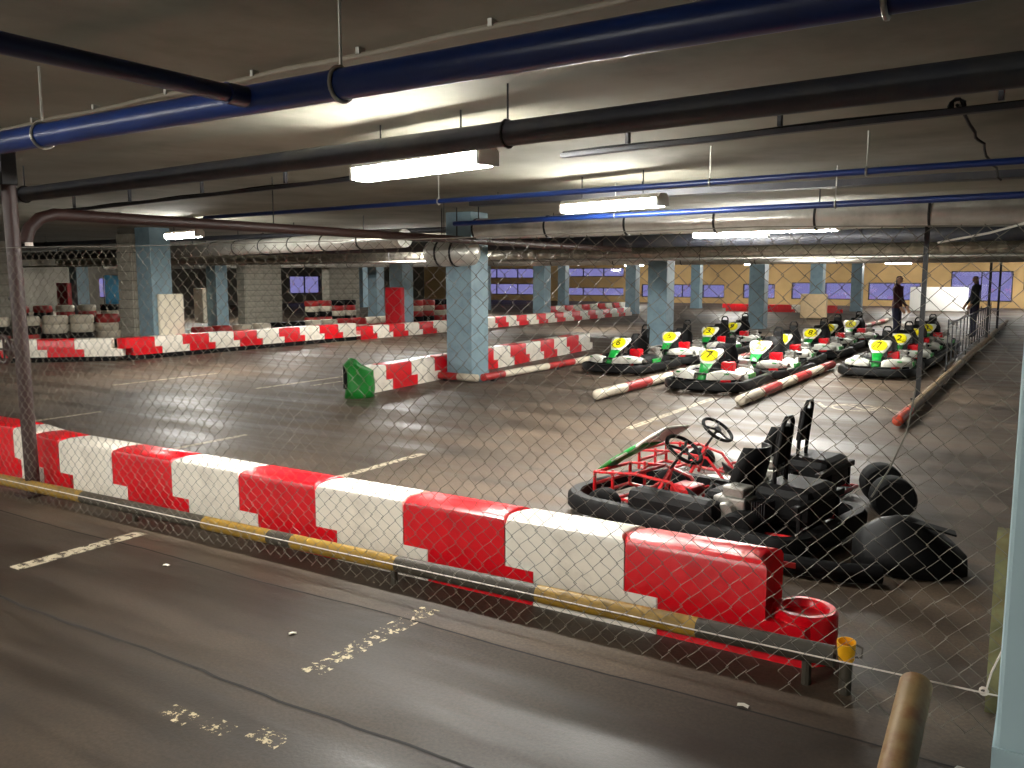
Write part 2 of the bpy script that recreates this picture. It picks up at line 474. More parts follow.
MB().box((-0.275, 0.30, 0.36), (0.055, 0.08, 0.72)).build('edge_strip', M['bare_edge'], t)['label'] = 'olive strip with rust stains'

# crash pads on columns
def pad(x, y, w, d, z0, z1, m, label, quilt=True):
    t = thing('column_pad', label, 'pad', (x, y, z0))
    h = z1 - z0
    MB().box((0, 0, h / 2), (w, d, h)).build('cover', M[m], t, bevel=0.03)
    mb = MB()
    for k in range(1, 4):
        mb.box((0, 0, h * k / 4), (w + 0.012, d + 0.012, 0.015))
    mb.build('strap', M[m], t)
pad(-16.10, 11.85, 0.08, 0.62, 0.1, 1.32, 'pad_white', 'white quilted crash pad on the column beside the grey block pillar')
pad(-16.38, 19.66, 0.62, 0.16, 0.05, 1.38, 'pad_red', 'tall red crash pad on the column behind the far barrier')
pad(-33.2, 19.6, 0.75, 0.2, 0.1, 1.45, 'pad_red', 'red crash pad on the distant left column by the blue sheet')
pad(-24.95, 19.55, 0.5, 0.16, 0.1, 1.3, 'pad_white', 'narrow white pad on the column left of the first block pier')
pad(-8.2, 36.1, 1.0, 0.3, 0.02, 1.0, 'pad_tan', 'square tan pad on a far column between the kart lanes')

# ------------------------------------------------------------------ masonry piers
def pier(x, y, w, d, label, bw=0.4, bh=0.2, horiz='y'):
    """grey block pier: mortar core with separate blocks proud of it"""
    t = thing('block_pier', label, 'pier', (x, y, 0))
    MB().box((0, 0, (ZC - 0.003) / 2), (w - 0.03, d - 0.03, ZC - 0.003)).build('mortar_core', M['wall'], t)
    for side in range(2):                                    # -Y face and +X face
        span = w if side == 0 else d
        n = max(1, round(span / bw)); L = span / n
        me = MB().box((0, 0, 0), ((L - 0.015, 0.05, bh - 0.015) if side == 0 else (0.05, L - 0.015, bh - 0.015))).build('block', M['block'], t, bevel=0)
        bpy.data.objects.remove(me)
        me = bpy.data.meshes['block'] if False else [q for q in bpy.data.meshes if q.name.startswith('block') and q.users == 0][-1]
        for r in range(int(2.6 / bh)):
            for k in range(n):
                s = -span / 2 + L * (k + 0.5)
                j = random.uniform(-0.006, 0.006)
                share(me, 'block', t, (s, -d / 2 + j, bh * (r + 0.5)) if side == 0 else (w / 2 + j, s, bh * (r + 0.5)))
    return t
pier(-24.6, 21.9, 0.4, 1.7, 'grey concrete block pier left of the bright distant window')
pier(-24.6, 26.15, 0.4, 1.7, 'grey concrete block pier right of the bright distant window')
pier(-16.97, 11.66, 0.5, 0.5, 'grey block pillar left of the white quilted pad')
pier(-20.6, 10.2, 0.5, 1.7, 'grey block wall stub at the left edge behind the brown post', 0.5, 0.25)

# blue sheet
t = thing('hanging_sheet', 'plain light blue sheet hung far left behind the tyre walls', 'sheet', (-33.6, 21.6, 0.55))
MB().grid([[(0.03 * math.sin(k * 1.1), k * 0.16, z) for k in range(9)] for z in (0, 0.6, 1.2)]).build('cloth', M['sheet'], t, smooth=True, solid=0.01)
MB().tube([(0, -0.05, 1.2), (0, 1.4, 1.2)], 0.015).build('rail', M['dkmetal'], t)
MB().tube([(0, -0.05, -0.55), (0, -0.05, 1.22)], 0.02).build('stand', M['dkmetal'], t)
MB().tube([(0, 1.4, -0.55), (0, 1.4, 1.22)], 0.02).build('stand', M['dkmetal'], t)

# ------------------------------------------------------------------ barrier blocks (upper tier and offset lower tier)
P = 0.68
def arc_poly(x0, x1, d, b, n=7):
    """convex left end, concave right end"""
    pts = []
    for k in range(n + 1):
        s = -1 + 2 * k / n
        pts.append((x0 - b * math.cos(s * PI / 2), -s * d / 2))
    for k in range(n + 1):
        s = 1 - 2 * k / n
        pts.append((x1 - b * math.cos(s * PI / 2), -s * d / 2))
    return pts
def flip_poly(x0, x1, d, b, n=7):
    return [(-x, y) for x, y in arc_poly(-x1, -x0, d, b, n)][::-1]
def make_block(mk, label, loc, rz, group, length=P, d=0.28, h=0.435, hz=0.18, lo=0.17):
    t = thing('barrier_block', label, 'barrier', loc, rz, group)
    g = 0.003
    MB().prism_round(arc_poly(g, length - g, d, 0.05), hz, h, 0.03).build('upper_body', M[mk], t, smooth=True)
    MB().prism(flip_poly(lo + g, length + lo - g, d, 0.06), 0, hz).build('lower_body', M[mk], t, smooth=True)
    return t
base_r = make_block('red', 'x', (0, 0, 0), 0, 'x')
base_w = make_block('white', 'x', (0, 0, 0), 0, 'x')
used = {'r': False, 'w': False}
def place_block(c, loc, rz, label, group):
    b = base_r if c == 'r' else base_w
    zs = 0.45 / 0.45 if 'front' in group else (0.40 / 0.45 if 'middle' in group else 0.37 / 0.45)
    if not used[c]:
        used[c] = True
        b.location = loc; b.rotation_euler = (0, 0, rz); b['label'] = label; b['group'] = group
        return b
    q = dup(b, loc, rz, label, group)
    q.scale = (1, 1, zs)
    return q
cn = {'r': 'red', 'w': 'white'}
YB0 = 3.805
xs = -0.98 - P
seq = 'rwrwrwrwr'
for i, c in enumerate(seq[:8]):
    t = place_block(c, (xs - P * i, YB0, 0), 0, 'glossy %s plastic barrier block, %s from the right in the front barrier' % (cn[c], od(i)), 'front barrier blocks')
    if i == 0: endblock = t
# the left part of the front barrier bends slightly away
x = xs - P * 7
t = place_block('r', (x - 0.40 , YB0 + 0.03, 0), R(0), 'x', 'front barrier blocks') if False else None
def short_block(c, x, y, rz, L, label):
    t = thing('barrier_block', label, 'barrier', (x, y, 0), rz, 'front barrier blocks')
    MB().prism_round(arc_poly(0.003, L - 0.003, 0.28, 0.04), 0.18, 0.435, 0.03).build('upper_body', M[c], t, smooth=True)
    MB().prism(flip_poly(0.16, L + 0.157, 0.28, 0.05), 0, 0.18).build('lower_body', M[c], t, smooth=True)
    return t
short_block('red', x - 0.42, YB0 + 0.035, R(-4), 0.41, 'short red barrier block just right of the white one at the barrier bend')
short_block('white', x - 0.85, YB0 + 0.12, R(-11), 0.42, 'white barrier block at the bend right beside the brown post')
short_block('red', x - 1.72, YB0 + 0.13, R(0), 0.82, 'long red barrier block at the far left behind the brown post')
short_block('white', x - 2.60, YB0 + 0.12, R(0), 0.82, 'white barrier block leftmost of the front barrier outside the post')
# round hinge lug on the open end of the right-most block
ringp = [(0.142, 0), (0.142, 0.205), (0.13, 0.218), (0.105, 0.218), (0.095, 0.205), (0.092, 0.184), (0.0, 0.184)]
MB().lathe(ringp, 28, Matrix.Translation((P + 0.13, 0.02, 0))).build('hinge_lug', M['red'], endblock, smooth=True)['label'] = 'round red hinge lug with sunken pin hole'

# middle barrier along Y behind the first column
k = 0
y = 9.1; DX = -0.0912
for c in 'wrwrwrwrwrwrw':
    place_block(c, (-8.42 + DX * (y - 9.1), y, 0), R(95.2), '%s barrier block, %s from the green end in the middle barrier' % (cn[c], od(k)), 'middle barrier blocks')
    y += P * 0.996; k += 1
# far barrier along Y
y = 10.5; k = 0
n_far = 36
for k in range(n_far):
    c = 'rw'[k % 2]
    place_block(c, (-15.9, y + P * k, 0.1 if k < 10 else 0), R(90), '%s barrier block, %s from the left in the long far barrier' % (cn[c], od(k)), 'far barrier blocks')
t = thing('black_strip', 'black strip under the left part of the long far barrier', 'base', (-15.9, 10.45, 0), 0, 'barrier base strips')  # black strip that the left far blocks stand on
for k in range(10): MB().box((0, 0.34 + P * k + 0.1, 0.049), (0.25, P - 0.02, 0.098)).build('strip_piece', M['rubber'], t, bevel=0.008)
t = thing('black_strip', 'black strip under the turned end of the far barrier', 'base', (-16.05, 10.42, 0), R(43.8), 'barrier base strips')
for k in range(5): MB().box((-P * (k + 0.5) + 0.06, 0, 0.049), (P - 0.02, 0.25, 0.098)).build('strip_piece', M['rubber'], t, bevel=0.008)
for k in range(5):
    c = 'wr'[k % 2]
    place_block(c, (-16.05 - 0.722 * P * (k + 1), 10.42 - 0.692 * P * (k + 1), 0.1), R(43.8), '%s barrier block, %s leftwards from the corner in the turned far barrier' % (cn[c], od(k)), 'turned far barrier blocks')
for k in range(12):
    c = 'wr'[k % 2]
    place_block(c, (-19.4, 33 + P * 1.25 * k, 0), R(90), '%s barrier block, %s from the left in the deepest barrier between far columns' % (cn[c], od(k)), 'deepest barrier blocks')
for k in range(8):
    c = 'rrw'[k % 3]
    place_block(c, (-14.0 + P * k, 42.3, 0), 0, '%s barrier block, %s from the left in the cross barrier behind the kart queue' % (cn[c], od(k)), 'cross barrier blocks')
# green barrier end cover
t = thing('green_cover', 'crumpled green plastic cover on the near end of the middle barrier', 'cover', (-8.16, 9.0, 0), R(60))
rows = []
for iz, z in enumerate((0, 0.12, 0.26, 0.38, 0.47, 0.55)):
    w = (0.2, 0.2, 0.19, 0.18, 0.12, 0.04)[iz]
    rows.append([(w * math.cos(a) * (1 + 0.14 * math.sin(3 * a + iz)) - (0.1 if iz > 3 else 0), 0.11 * math.sin(a) * (1 + 0.2 * math.sin(2 * a + iz)), z) for a in [2 * PI * q / 14 for q in range(15)]])
MB().grid(rows).build('shell', M['green'], t, smooth=True, solid=0.01)
MB().box((-0.2, 0.02, 0.3), (0.05, 0.05, 0.34)).build('dark_flap', M['black'], t, bevel=0.01)

# ------------------------------------------------------------------ guard pipes (banded)
def banded(name, label, cat, pts_end, r, bands, group=None, base=None, caps=None):
    """straight pipe from a to b made of consecutive painted bands (fraction, material)"""
    a, b = Vector(pts_end[0]), Vector(pts_end[1])
    t = thing(name, label, cat, a, 0, group)
    d = b - a; u = 0
    for fr, mk in bands:
        o = MB().tube([d * u, d * (u + fr)], r, 14).build('painted_band', M[mk], t, smooth=True)
        u += fr
    return t, d
bands = []
mk = ['tubeblack', 'yellow']
segs = [(-7.9, 'yellow'), (-5.9, 'tubeblack'), (-4.55, 'yellow'), (-3.95, 'tubeblack'), (-3.75, 'yellow'), (-2.95, 'tubeblack'), (-2.06, 'yellow'), (-1.24, 'tubeblack'), (-0.66, None)]
tot = segs[-1][0] - segs[0][0]
for i in range(len(segs) - 1): bands.append(((segs[i + 1][0] - segs[i][0]) / tot, segs[i][1]))
gp, d = banded('guard_rail_pipe', 'low guard pipe with worn yellow and black bands in front of the barrier', 'pipe', ((-7.9, 3.53, 0.065), (-0.66, 3.53, 0.145)), 0.044, bands)
for fr in (0.03, 0.36, 0.68, 0.985):
    q = d * fr
    MB().tube([(q.x, 0, -0.065), (q.x, 0, q.z - 0.03)], 0.02, 8).build('support', M['tubeblack'], gp, smooth=True)
t = thing('yellow_cup', 'small yellow plastic cup stuck on the end of the dark guard pipe', 'cup', (-0.615, 3.53, 0.145), R(0))
MB().lathe([(0.031, 0), (0.037, 0.08), (0.033, 0.08), (0.028, 0.008), (0, 0.008)], 18, Matrix.Rotation(R(9), 4, 'X')).build('shell', M['cup'], t, smooth=True)
MB().tube([(0.033, 0, 0.015), (0.058, 0, 0.02), (0.06, 0, 0.06), (0.036, 0, 0.068)], 0.005, 6).build('handle', M['tubeblack'], t, smooth=True)
MB().tube([(0, 0, -0.145), (0, 0, 0.003)], 0.025, 12).build('stub_post', M['tubeblack'], t, smooth=True)

t = thing('leaning_pipe', 'thick rusty tan pipe leaning up from the floor at lower right', 'pipe', (-0.33, 2.62, 0))
MB().tube([(0, 0, 0.045), (0, 0.20, 0.09), (0, 0.66, 0.215)], 0.056, 20).build('shaft', M['tanpipe'], t, smooth=True)
MB().tube([(0, 0.644, 0.210), (0, 0.664, 0.2165)], 0.048, 20).build('end_plug', M['tubeblack'], t, smooth=True)

# kerb pipes between the kart lanes
def kerb(x, y0, y1, label, first='old_white', r=0.07, n=None, z=0.09, mats=('old_white', 'old_red')):
    n = n or max(2, round((y1 - y0) / 0.9))
    bl = []
    for i in range(n): bl.append((1 / n, (mats[0] if i == 0 else mats[1]) if first == 'kerb_end' else mats[i % 2]))
    t, d = banded('kerb_pipe', label, 'kerb', ((x, y0, z), (x, y1, z)), r, bl, 'red and white kerb pipes')
    MB().lathe([(0.001, -0.05), (r * 0.7, -0.035), (r * 1.02, 0.0)], 14, RX90.inverted()).build('end_cap', M[first], t, smooth=True)
    for yy in [0.3 + 2 * q for q in range(int((y1 - y0) / 2) + 1)]:
        if yy < y1 - y0: MB().box((0, yy, -z / 2 - 0.01), (0.08, 0.06, z - 0.02)).build('foot', M['dkmetal'], t)
    return t
kerb(-5.18, 10.45, 34.5, 'red and white kerb pipe between the leftmost and centre kart lanes')
kerb(-3.36, 10.95, 16.4, 'red and white kerb pipe between the centre and right kart lanes')
kerb(-1.38, 10.3, 36.0, 'long worn tan kerb pipe with orange red end under the black railing', 'kerb_end', 0.06, mats=('kerb_end', 'kerb_tan'))
t, d = banded('kerb_pipe', 'red and white kerb pipe beside the foot of the nearest blue column', 'kerb', ((-7.62, 11.3, 0.09), (-7.62, 16.2, 0.09)), 0.06,
              [(0.12, 'old_red'), (0.30, 'old_white'), (0.2, 'old_red'), (0.2, 'old_white'), (0.18, 'old_red')], 'red and white kerb pipes')
for yy in (0.3, 2.4, 4.5): MB().box((0, yy, -0.05), (0.08, 0.06, 0.08)).build('foot', M['dkmetal'], t)
t, d = banded('kerb_pipe', 'short red and white kerb pipe lying across the near face of the blue column', 'kerb', ((-8.55, 11.28, 0.075), (-7.72, 11.28, 0.075)), 0.06, [(0.55, 'old_red'), (0.45, 'old_white')], 'red and white kerb pipes')
MB().box((0.2, 0, -0.045), (0.06, 0.08, 0.06)).build('foot', M['dkmetal'], t)

# ------------------------------------------------------------------ brown post, valve, brown pipe
t = thing('brown_post', 'brown steel fence post leaning slightly at the left', 'post', (-6.62, 3.56, 0))
MB().tube([(0, 0, 0), (-0.05, 0.0, 2.36)], 0.052, 14).build('shaft', M['brown_pipe'], t, smooth=True)
MB().box((0, 0, 0.008), (0.2, 0.2, 0.016)).build('base_plate', M['brown_pipe'], t)
MB().box((-0.05, 0, (2.36 + ZC) / 2), (0.05, 0.12, ZC - 2.36)).build('top_bracket', M['dkmetal'], t, bevel=0.008)
MB().tube([(-0.1, -0.02, 1.52), (0.0, -0.02, 1.52), (0, -0.02, 1.52)], 0.018, 8).build('side_stub', M['dkmetal'], t)
t = thing('valve_wheel', 'round brown valve handwheel on a stub left of the brown post', 'valve', (-6.9, 3.56, 1.12))
WR = Matrix.Rotation(R(90), 4, 'X')
MB().tube([WR @ Vector((0.105 * math.cos(a), 0.105 * math.sin(a), 0.0)) for a in [2 * PI * k / 20 for k in range(20)]], 0.016, 8, True).build('rim', M['brown_pipe'], t, smooth=True)
mb = MB()
for a in (0, PI / 2, PI, 1.5 * PI): mb.tube([(0, 0, 0), (0.1 * math.cos(a), 0, 0.1 * math.sin(a))], 0.009, 6)
mb.build('spokes', M['brown_pipe'], t)
MB().lathe([(0.0, -0.015), (0.07, -0.012), (0.07, 0.012), (0, 0.015)], 18, Matrix.Translation((0, 0.05, 0)) @ WR).build('flange', M['brown_pipe'], t, smooth=True)
MB().tube([(0, 0, 0), (0, 0.1, 0), (0.06, 0.12, 0), (0.14, 0.0, 0)], 0.02, 8).build('stem', M['brown_pipe'], t)

t = thing('brown_pipe', 'brown heating pipe bending off near the post and running back under the ceiling', 'pipe', (-7.0, 3.95, 2.19))
pts = [(-0.02, -0.1, -0.24), (-0.02, -0.06, -0.12), (-0.01, 0.02, -0.04), (0, 0.14, 0.0)] + [(0, 1 + k * 1.5, 0.0) for k in range(8)]
MB().tube(pts, 0.05, 12).build('run', M['brown_pipe'], t, smooth=True)
MB().lathe([(0.0, -0.014), (0.03, -0.014), (0.03, 0.014), (0, 0.014)], 10, Matrix.Translation((0.03, -0.1, -0.25))).build('drain_plug', M['pale_wire'], t)
for yy in (2.5, 5.5, 8.5, 11.3):
    MB().tube([(0, yy, 0.04), (0, yy, ZC - 2.19)], 0.006, 6).build('hanger', M['dkmetal'], t)

# ------------------------------------------------------------------ overhead pipes along X
def run_pipe(name, label, x0, x1, y, z, r, m, hang=(), rod='dkmetal', n=14, slope=0.0, clip=True, y1=None):
    t = thing(name, label, 'pipe', (x0, y, z))
    L = x1 - x0
    dy = 0 if y1 is None else y1 - y
    MB().tube([(0, 0, 0), (L, dy, slope)], r, n).build('run', M[m], t, smooth=True)
    for hx in hang:
        q = hx - x0; dz = slope * q / L
        MB().tube([(q, dy * q / L, dz + r), (q, dy * q / L, ZC - z)], 0.006, 6).build('hanger_rod', M[rod], t)
        if clip: MB().tube([(q, dy * q / L + (r + 0.006) * math.cos(a), dz + (r + 0.006) * math.sin(a)) for a in [2 * PI * k / 16 for k in range(16)]], 0.008, 6, True).build('clamp', M[rod], t)
    return t
t = run_pipe('blue_main_pipe', 'thick blue painted pipe hung across the near ceiling', -12, 4, 2.735, 2.385, 0.057, 'blue_pipe', (-4.35, -2.28, -0.4, 1.2), 'steel', y1=2.268)
t = thing('blue_branch_pipe', 'thin dark blue branch pipe joining the thick blue pipe overhead', 'pipe', (-2.755, -4.0, 2.385))
MB().tube([(0, 0, 0), (0, 6.40, 0)], 0.035, 12).build('run', M['navy'], t, smooth=True)
MB().tube([(0, 6.32, 0), (0, 6.41, 0)], 0.042, 12).build('collar', M['navy'], t, smooth=True)
for yy in (1.0, 3.2): MB().tube([(0, yy, 0.03), (0, yy, ZC - 2.385)], 0.006, 6).build('hanger_rod', M['steel'], t)
run_pipe('dark_pipe', 'straight dusty black pipe crossing the ceiling above the fence', -14, 4, 5.082, 2.455, 0.068, 'dark_pipe', (-8.3, -2.58, 0.6), y1=3.493)
def conduit():
    y = 3.523; z = ZC - 0.022
    t = thing('grey_cable_conduit', 'thin sagging grey cable conduit clipped along the near ceiling', 'conduit', (-10, y, z))
    pts = [(k * 0.25, -0.015 * k, -0.006 - 0.010 * abs(math.sin(k * 0.7))) for k in range(52)]
    MB().tube(pts, 0.013, 8).build('run', M['conduit'], t, smooth=True)
    for k in range(2, 52, 3): MB().box((k * 0.25, -0.015 * k, 0.003), (0.02, 0.045, 0.03)).build('clip', M['steel'], t)
conduit()
def tray(name, label, y, z, x0, x1, hang, w=0.03, m='dark_pipe', drop=0.0):
    t = thing(name, label, 'conduit', (x0, y, z), math.atan(-0.1369))
    MB().box(((x1 - x0) / 2, 0, 0), (x1 - x0, 0.05, w)).build('rail', M[m], t, bevel=0.004)
    for hx in hang: MB().box((hx - x0, 0, (ZC - z) / 2 + w / 2), (0.022, 0.03, ZC - z - w)).build('hanger', M[m], t)
    MB().tube([(k * 0.3, 0.012, 0.022 + 0.006 * math.sin(k * 1.3)) for k in range(int((x1 - x0) / 0.3))], 0.008, 6).build('cable', M['black'], t)
    return t
tray('lamp_cable_rail', 'thin dark cable rail feeding the nearest fluorescent lamp', 6.33, 2.49, -11, -4.35, (-10.2, -8.8, -7.3, -5.9))
tray('lamp_cable_rail', 'thin dark cable rail running right from the nearest fluorescent lamp', 5.215, 2.49, -2.87, 5, (-2.35, -1.35, -0.25, 1.2), m='dark_pipe')
t = thing('hanging_cable', 'knotted black cable looping down from the rail at upper right', 'cable', (-0.47, 4.93, 2.53))
MB().tube([(0.03 * math.cos(a) * (1 + 0.3 * math.sin(2.3 * a)), 0.02 * math.sin(a * 1.7), 0.03 * math.sin(a) + 0.0) for a in [k * 0.55 for k in range(34)]], 0.007, 6).build('coil', M['black'], t, smooth=True)
MB().tube([(0.0, 0.0, 0)] + [(0.01 * math.sin(k * 2.0), 0.25 * k, 0.02 + 0.015 * math.sin(k * 1.1)) for k in range(1, 17)], 0.009, 6).build('cable_run', M['black'], t, smooth=True)
run_pipe('blue_thin_pipe', 'thin blue pipe crossing the ceiling behind the nearest lamp', -9.3, 5, 7.41, 2.435, 0.024, 'blue_pipe', (-5.3, -2.4, -1.2), 'steel', y1=6.2)
def perf_tray(y, z, x0, x1, label):
    t = thing('cable_tray', label, 'cable tray', (x0, y, z))
    L = x1 - x0
    MB().box((L / 2, 0, 0), (L, 0.2, 0.012)).build('bottom', M['dark_pipe'], t)
    for s in (-1, 1): MB().box((L / 2, 0.1 * s, 0.03), (L, 0.006, 0.06)).build('side', M['dark_pipe'], t)
    for k in range(int(L / 2)): MB().tube([(0.3 + k * 2, 0.09 * (-1) ** k, 0.03), (0.3 + k * 2, 0.09 * (-1) ** k, ZC - z)], 0.006, 6).build('hanger', M['dkmetal'], t)
    for s in (-0.05, 0.0, 0.05):
        MB().tube([(k * 0.4, s + 0.012 * math.sin(k * 1.7 + s * 40), 0.02 + 0.008 * math.sin(k)) for k in range(int(L / 0.4))], 0.011, 6).build('cable', M['black'], t)
perf_tray(9.0, 2.56, -6.2, 5, 'perforated dark cable tray in front of the silver duct')
run_pipe('blue_medium_pipe', 'blue pipe running just in front of the near silver duct', -6.6, 5, 9.13, 2.36, 0.03, 'blue_pipe', (-4.2, -1.8, 0.6), 'steel', y1=7.89)

LDUCT = R(-16.2)
def duct(label, x0, x1, y, z, r, seg, m, bands='dkmetal', n=18, oval=1.0, crinkle=0.0, rz=0):
    t = thing('air_duct', label, 'duct', (x0, y, z), rz)
    k = int((x1 - x0) / seg)
    for i in range(k):
        if crinkle:
            pts = [(i * seg + seg * q / 12, 0, 0) for q in range(13)]
            rs = [r * (1 + crinkle * (0.5 if q % 2 else -0.5) + random.uniform(-crinkle, crinkle) * 0.5) for q in range(13)]
            MB().tube(pts, rs, n).build('section', M[m], t, smooth=False)
        else:
            MB().tube([(i * seg + 0.005, 0, 0), ((i + 1) * seg - 0.005, 0, 0)], r, n).build('section', M[m], t, smooth=True)
            MB().tube([(i * seg - 0.012, 0, 0), (i * seg + 0.012, 0, 0)], r + 0.012, n).build('flange', M[bands], t, smooth=True)
        if i % 2 == 0: MB().tube([(i * seg + 0.02, 0, r), (i * seg + 0.02, 0, ZC - z)], 0.008, 6).build('hanger', M['dkmetal'], t)
    return t
duct('wide silver duct crossing behind the second lamp', -6.9, 5, 10.1, 2.345, 0.14, 1.15, 'duct')
duct('wide silver duct running left from the elbow by the column top', -19.7, -7.95, 14.10, 2.30, 0.15, 1.25, 'duct', rz=LDUCT)
t = thing('duct_plenum', 'short round ended silver duct hung in front of the nearest blue column top', 'duct', (-7.82, 10.72, 2.04))
MB().lathe([(0.02, -0.46), (0.12, -0.44), (0.18, -0.38), (0.2, -0.28), (0.2, 0.34), (0.18, 0.42), (0.12, 0.47), (0.02, 0.49)], 20, RY90).build('body', M['duct'], t, smooth=True)
for xx in (-0.16, 0.12): MB().tube([(xx - 0.015, 0, 0), (xx + 0.015, 0, 0)], 0.212, 20).build('flange', M['dkmetal'], t, smooth=True)
for xx in (-0.16, 0.12): MB().tube([(xx, 0, 0.2), (xx, 0, ZC - 2.04)], 0.01, 6).build('hanger', M['dkmetal'], t)
duct('crinkled foil duct crossing deep in the hall', -30, 5, 17.6, 2.2, 0.16, 1.8, 'foil', crinkle=0.10)
duct('dark dusty duct deep in the hall ahead of the foil duct', -34, 5, 15.6, 2.36, 0.12, 2.4, 'dark_pipe')
duct('silver duct crossing beyond the second row of columns', -38, 5, 24.5, 2.2, 0.16, 2.2, 'duct')
run_pipe('grey_far_pipe', 'grey pipe deep in the hall under the foil duct', -38, 5, 16.6, 2.04, 0.03, 'steel', (-30, -22, -14, -6, 0))
run_pipe('dark_far_pipe', 'dark pipe deep in the hall right of the blue column', -38, 5, 12.6, 2.52, 0.05, 'dark_pipe', (-30, -22, -14, -6, 0))

# ------------------------------------------------------------------ fluorescent lamps
def make_lamp(label, loc, rz=0, L=1.3):
    t = thing('fluorescent_lamp', label, 'lamp', loc, rz, 'fluorescent ceiling lamps')
    MB().prism([(-0.09, 0.0), (0.09, 0.0), (0.05, 0.045), (-0.05, 0.045)], -L / 2, L / 2, Matrix.Rotation(R(90), 4, 'Y') @ Matrix.Rotation(R(90), 4, 'Z')).build('housing', M['housing'], t)
    MB().prism([(-0.085, 0.0), (0.085, 0.0), (0.085, -0.05), (0.05, -0.085), (-0.05, -0.085), (-0.085, -0.05)], -L / 2 + 0.03, L / 2 - 0.03, Matrix.Rotation(R(90), 4, 'Y') @ Matrix.Rotation(R(90), 4, 'Z')).build('glare_body', M['tube'], t)  # glowing body enlarged to imitate the glare around the tubes
    for s in (-1, 1):
        MB().box((s * (L / 2 - 0.015), 0, -0.035), (0.03, 0.18, 0.09)).build('end_cap', M['housing'], t, bevel=0.006)
    for s in (-0.4, 0.4): MB().tube([(s, 0, 0.04), (s, 0, ZC - loc[2])], 0.006, 6).build('hanger', M['dkmetal'], t)
    return t
LZ = 2.44
lamp0 = make_lamp('bright fluorescent lamp nearest the camera, under the black pipe', (-3.62, 4.62, LZ), R(-10.8))
def lamp(x, y, label, rz=0): dup(lamp0, (x, y, LZ), rz, label, 'fluorescent ceiling lamps')
lamp(-3.88, 8.1, 'bright fluorescent lamp second in line, in front of the silver duct', R(-14))
lamp(-13.0, 9.9, 'bright fluorescent lamp at upper left beside the brown pipe', R(-14))
lamp(-3.4, 13.5, 'fluorescent lamp behind the silver duct at the right')
lamp(-4.75, 14.6, 'fluorescent lamp behind the silver duct, left of its neighbour')
lamp(-13.5, 16.5, 'fluorescent lamp left of the nearest blue column top')
lamp(-27.6, 21.5, 'small distant fluorescent lamp above the white pad column')
lamp(-39.5, 23.6, 'distant fluorescent lamp farthest left')
lamp(-20.6, 19.6, 'distant fluorescent lamp above the first block pier')
lamp(-5.5, 24, 'distant fluorescent lamp over the kart queue')
lamp(-12.5, 25, 'distant fluorescent lamp over the far track between blue columns')
lamp(-5.5, 33, 'very distant fluorescent lamp over the right lane end')
lamp(-20.5, 31, 'very distant fluorescent lamp beyond the block piers')
lamp(-13.5, 42, 'very distant fluorescent lamp near the back wall windows')
lamp(-29.5, 38, 'very distant fluorescent lamp in the far left hall')
lamp(-3.5, 45, 'very distant fluorescent lamp above the white banner')
lamp(-7, 49.3, 'fluorescent lamp in the row by the back windows, rightmost')
lamp(-14.5, 49.3, 'fluorescent lamp in the row by the back windows, second from right')
lamp(-22, 49.3, 'fluorescent lamp in the row by the back windows, third from right')
lamp(-0.5, 50.5, 'fluorescent lamp at the back right corner past the railing')
lamp(-3.2, -1.2, 'fluorescent lamp closest behind the viewpoint')
lamp(-8.0, -1.6, 'fluorescent lamp behind the viewpoint in the left bay')
lamp(-4.3, -5.6, 'fluorescent lamp behind the viewpoint, left of the aisle')
lamp(-12.5, -2.6, 'fluorescent lamp behind the viewpoint, far left')
lamp(-12.0, 1.0, 'added fluorescent fill lamp outside the left of the view')  # unseen fill lamp added to raise the ambient light
lamp(4.3, 24, 'added fluorescent fill lamp deep at the far right')  # unseen lamp added to bring light to the right side

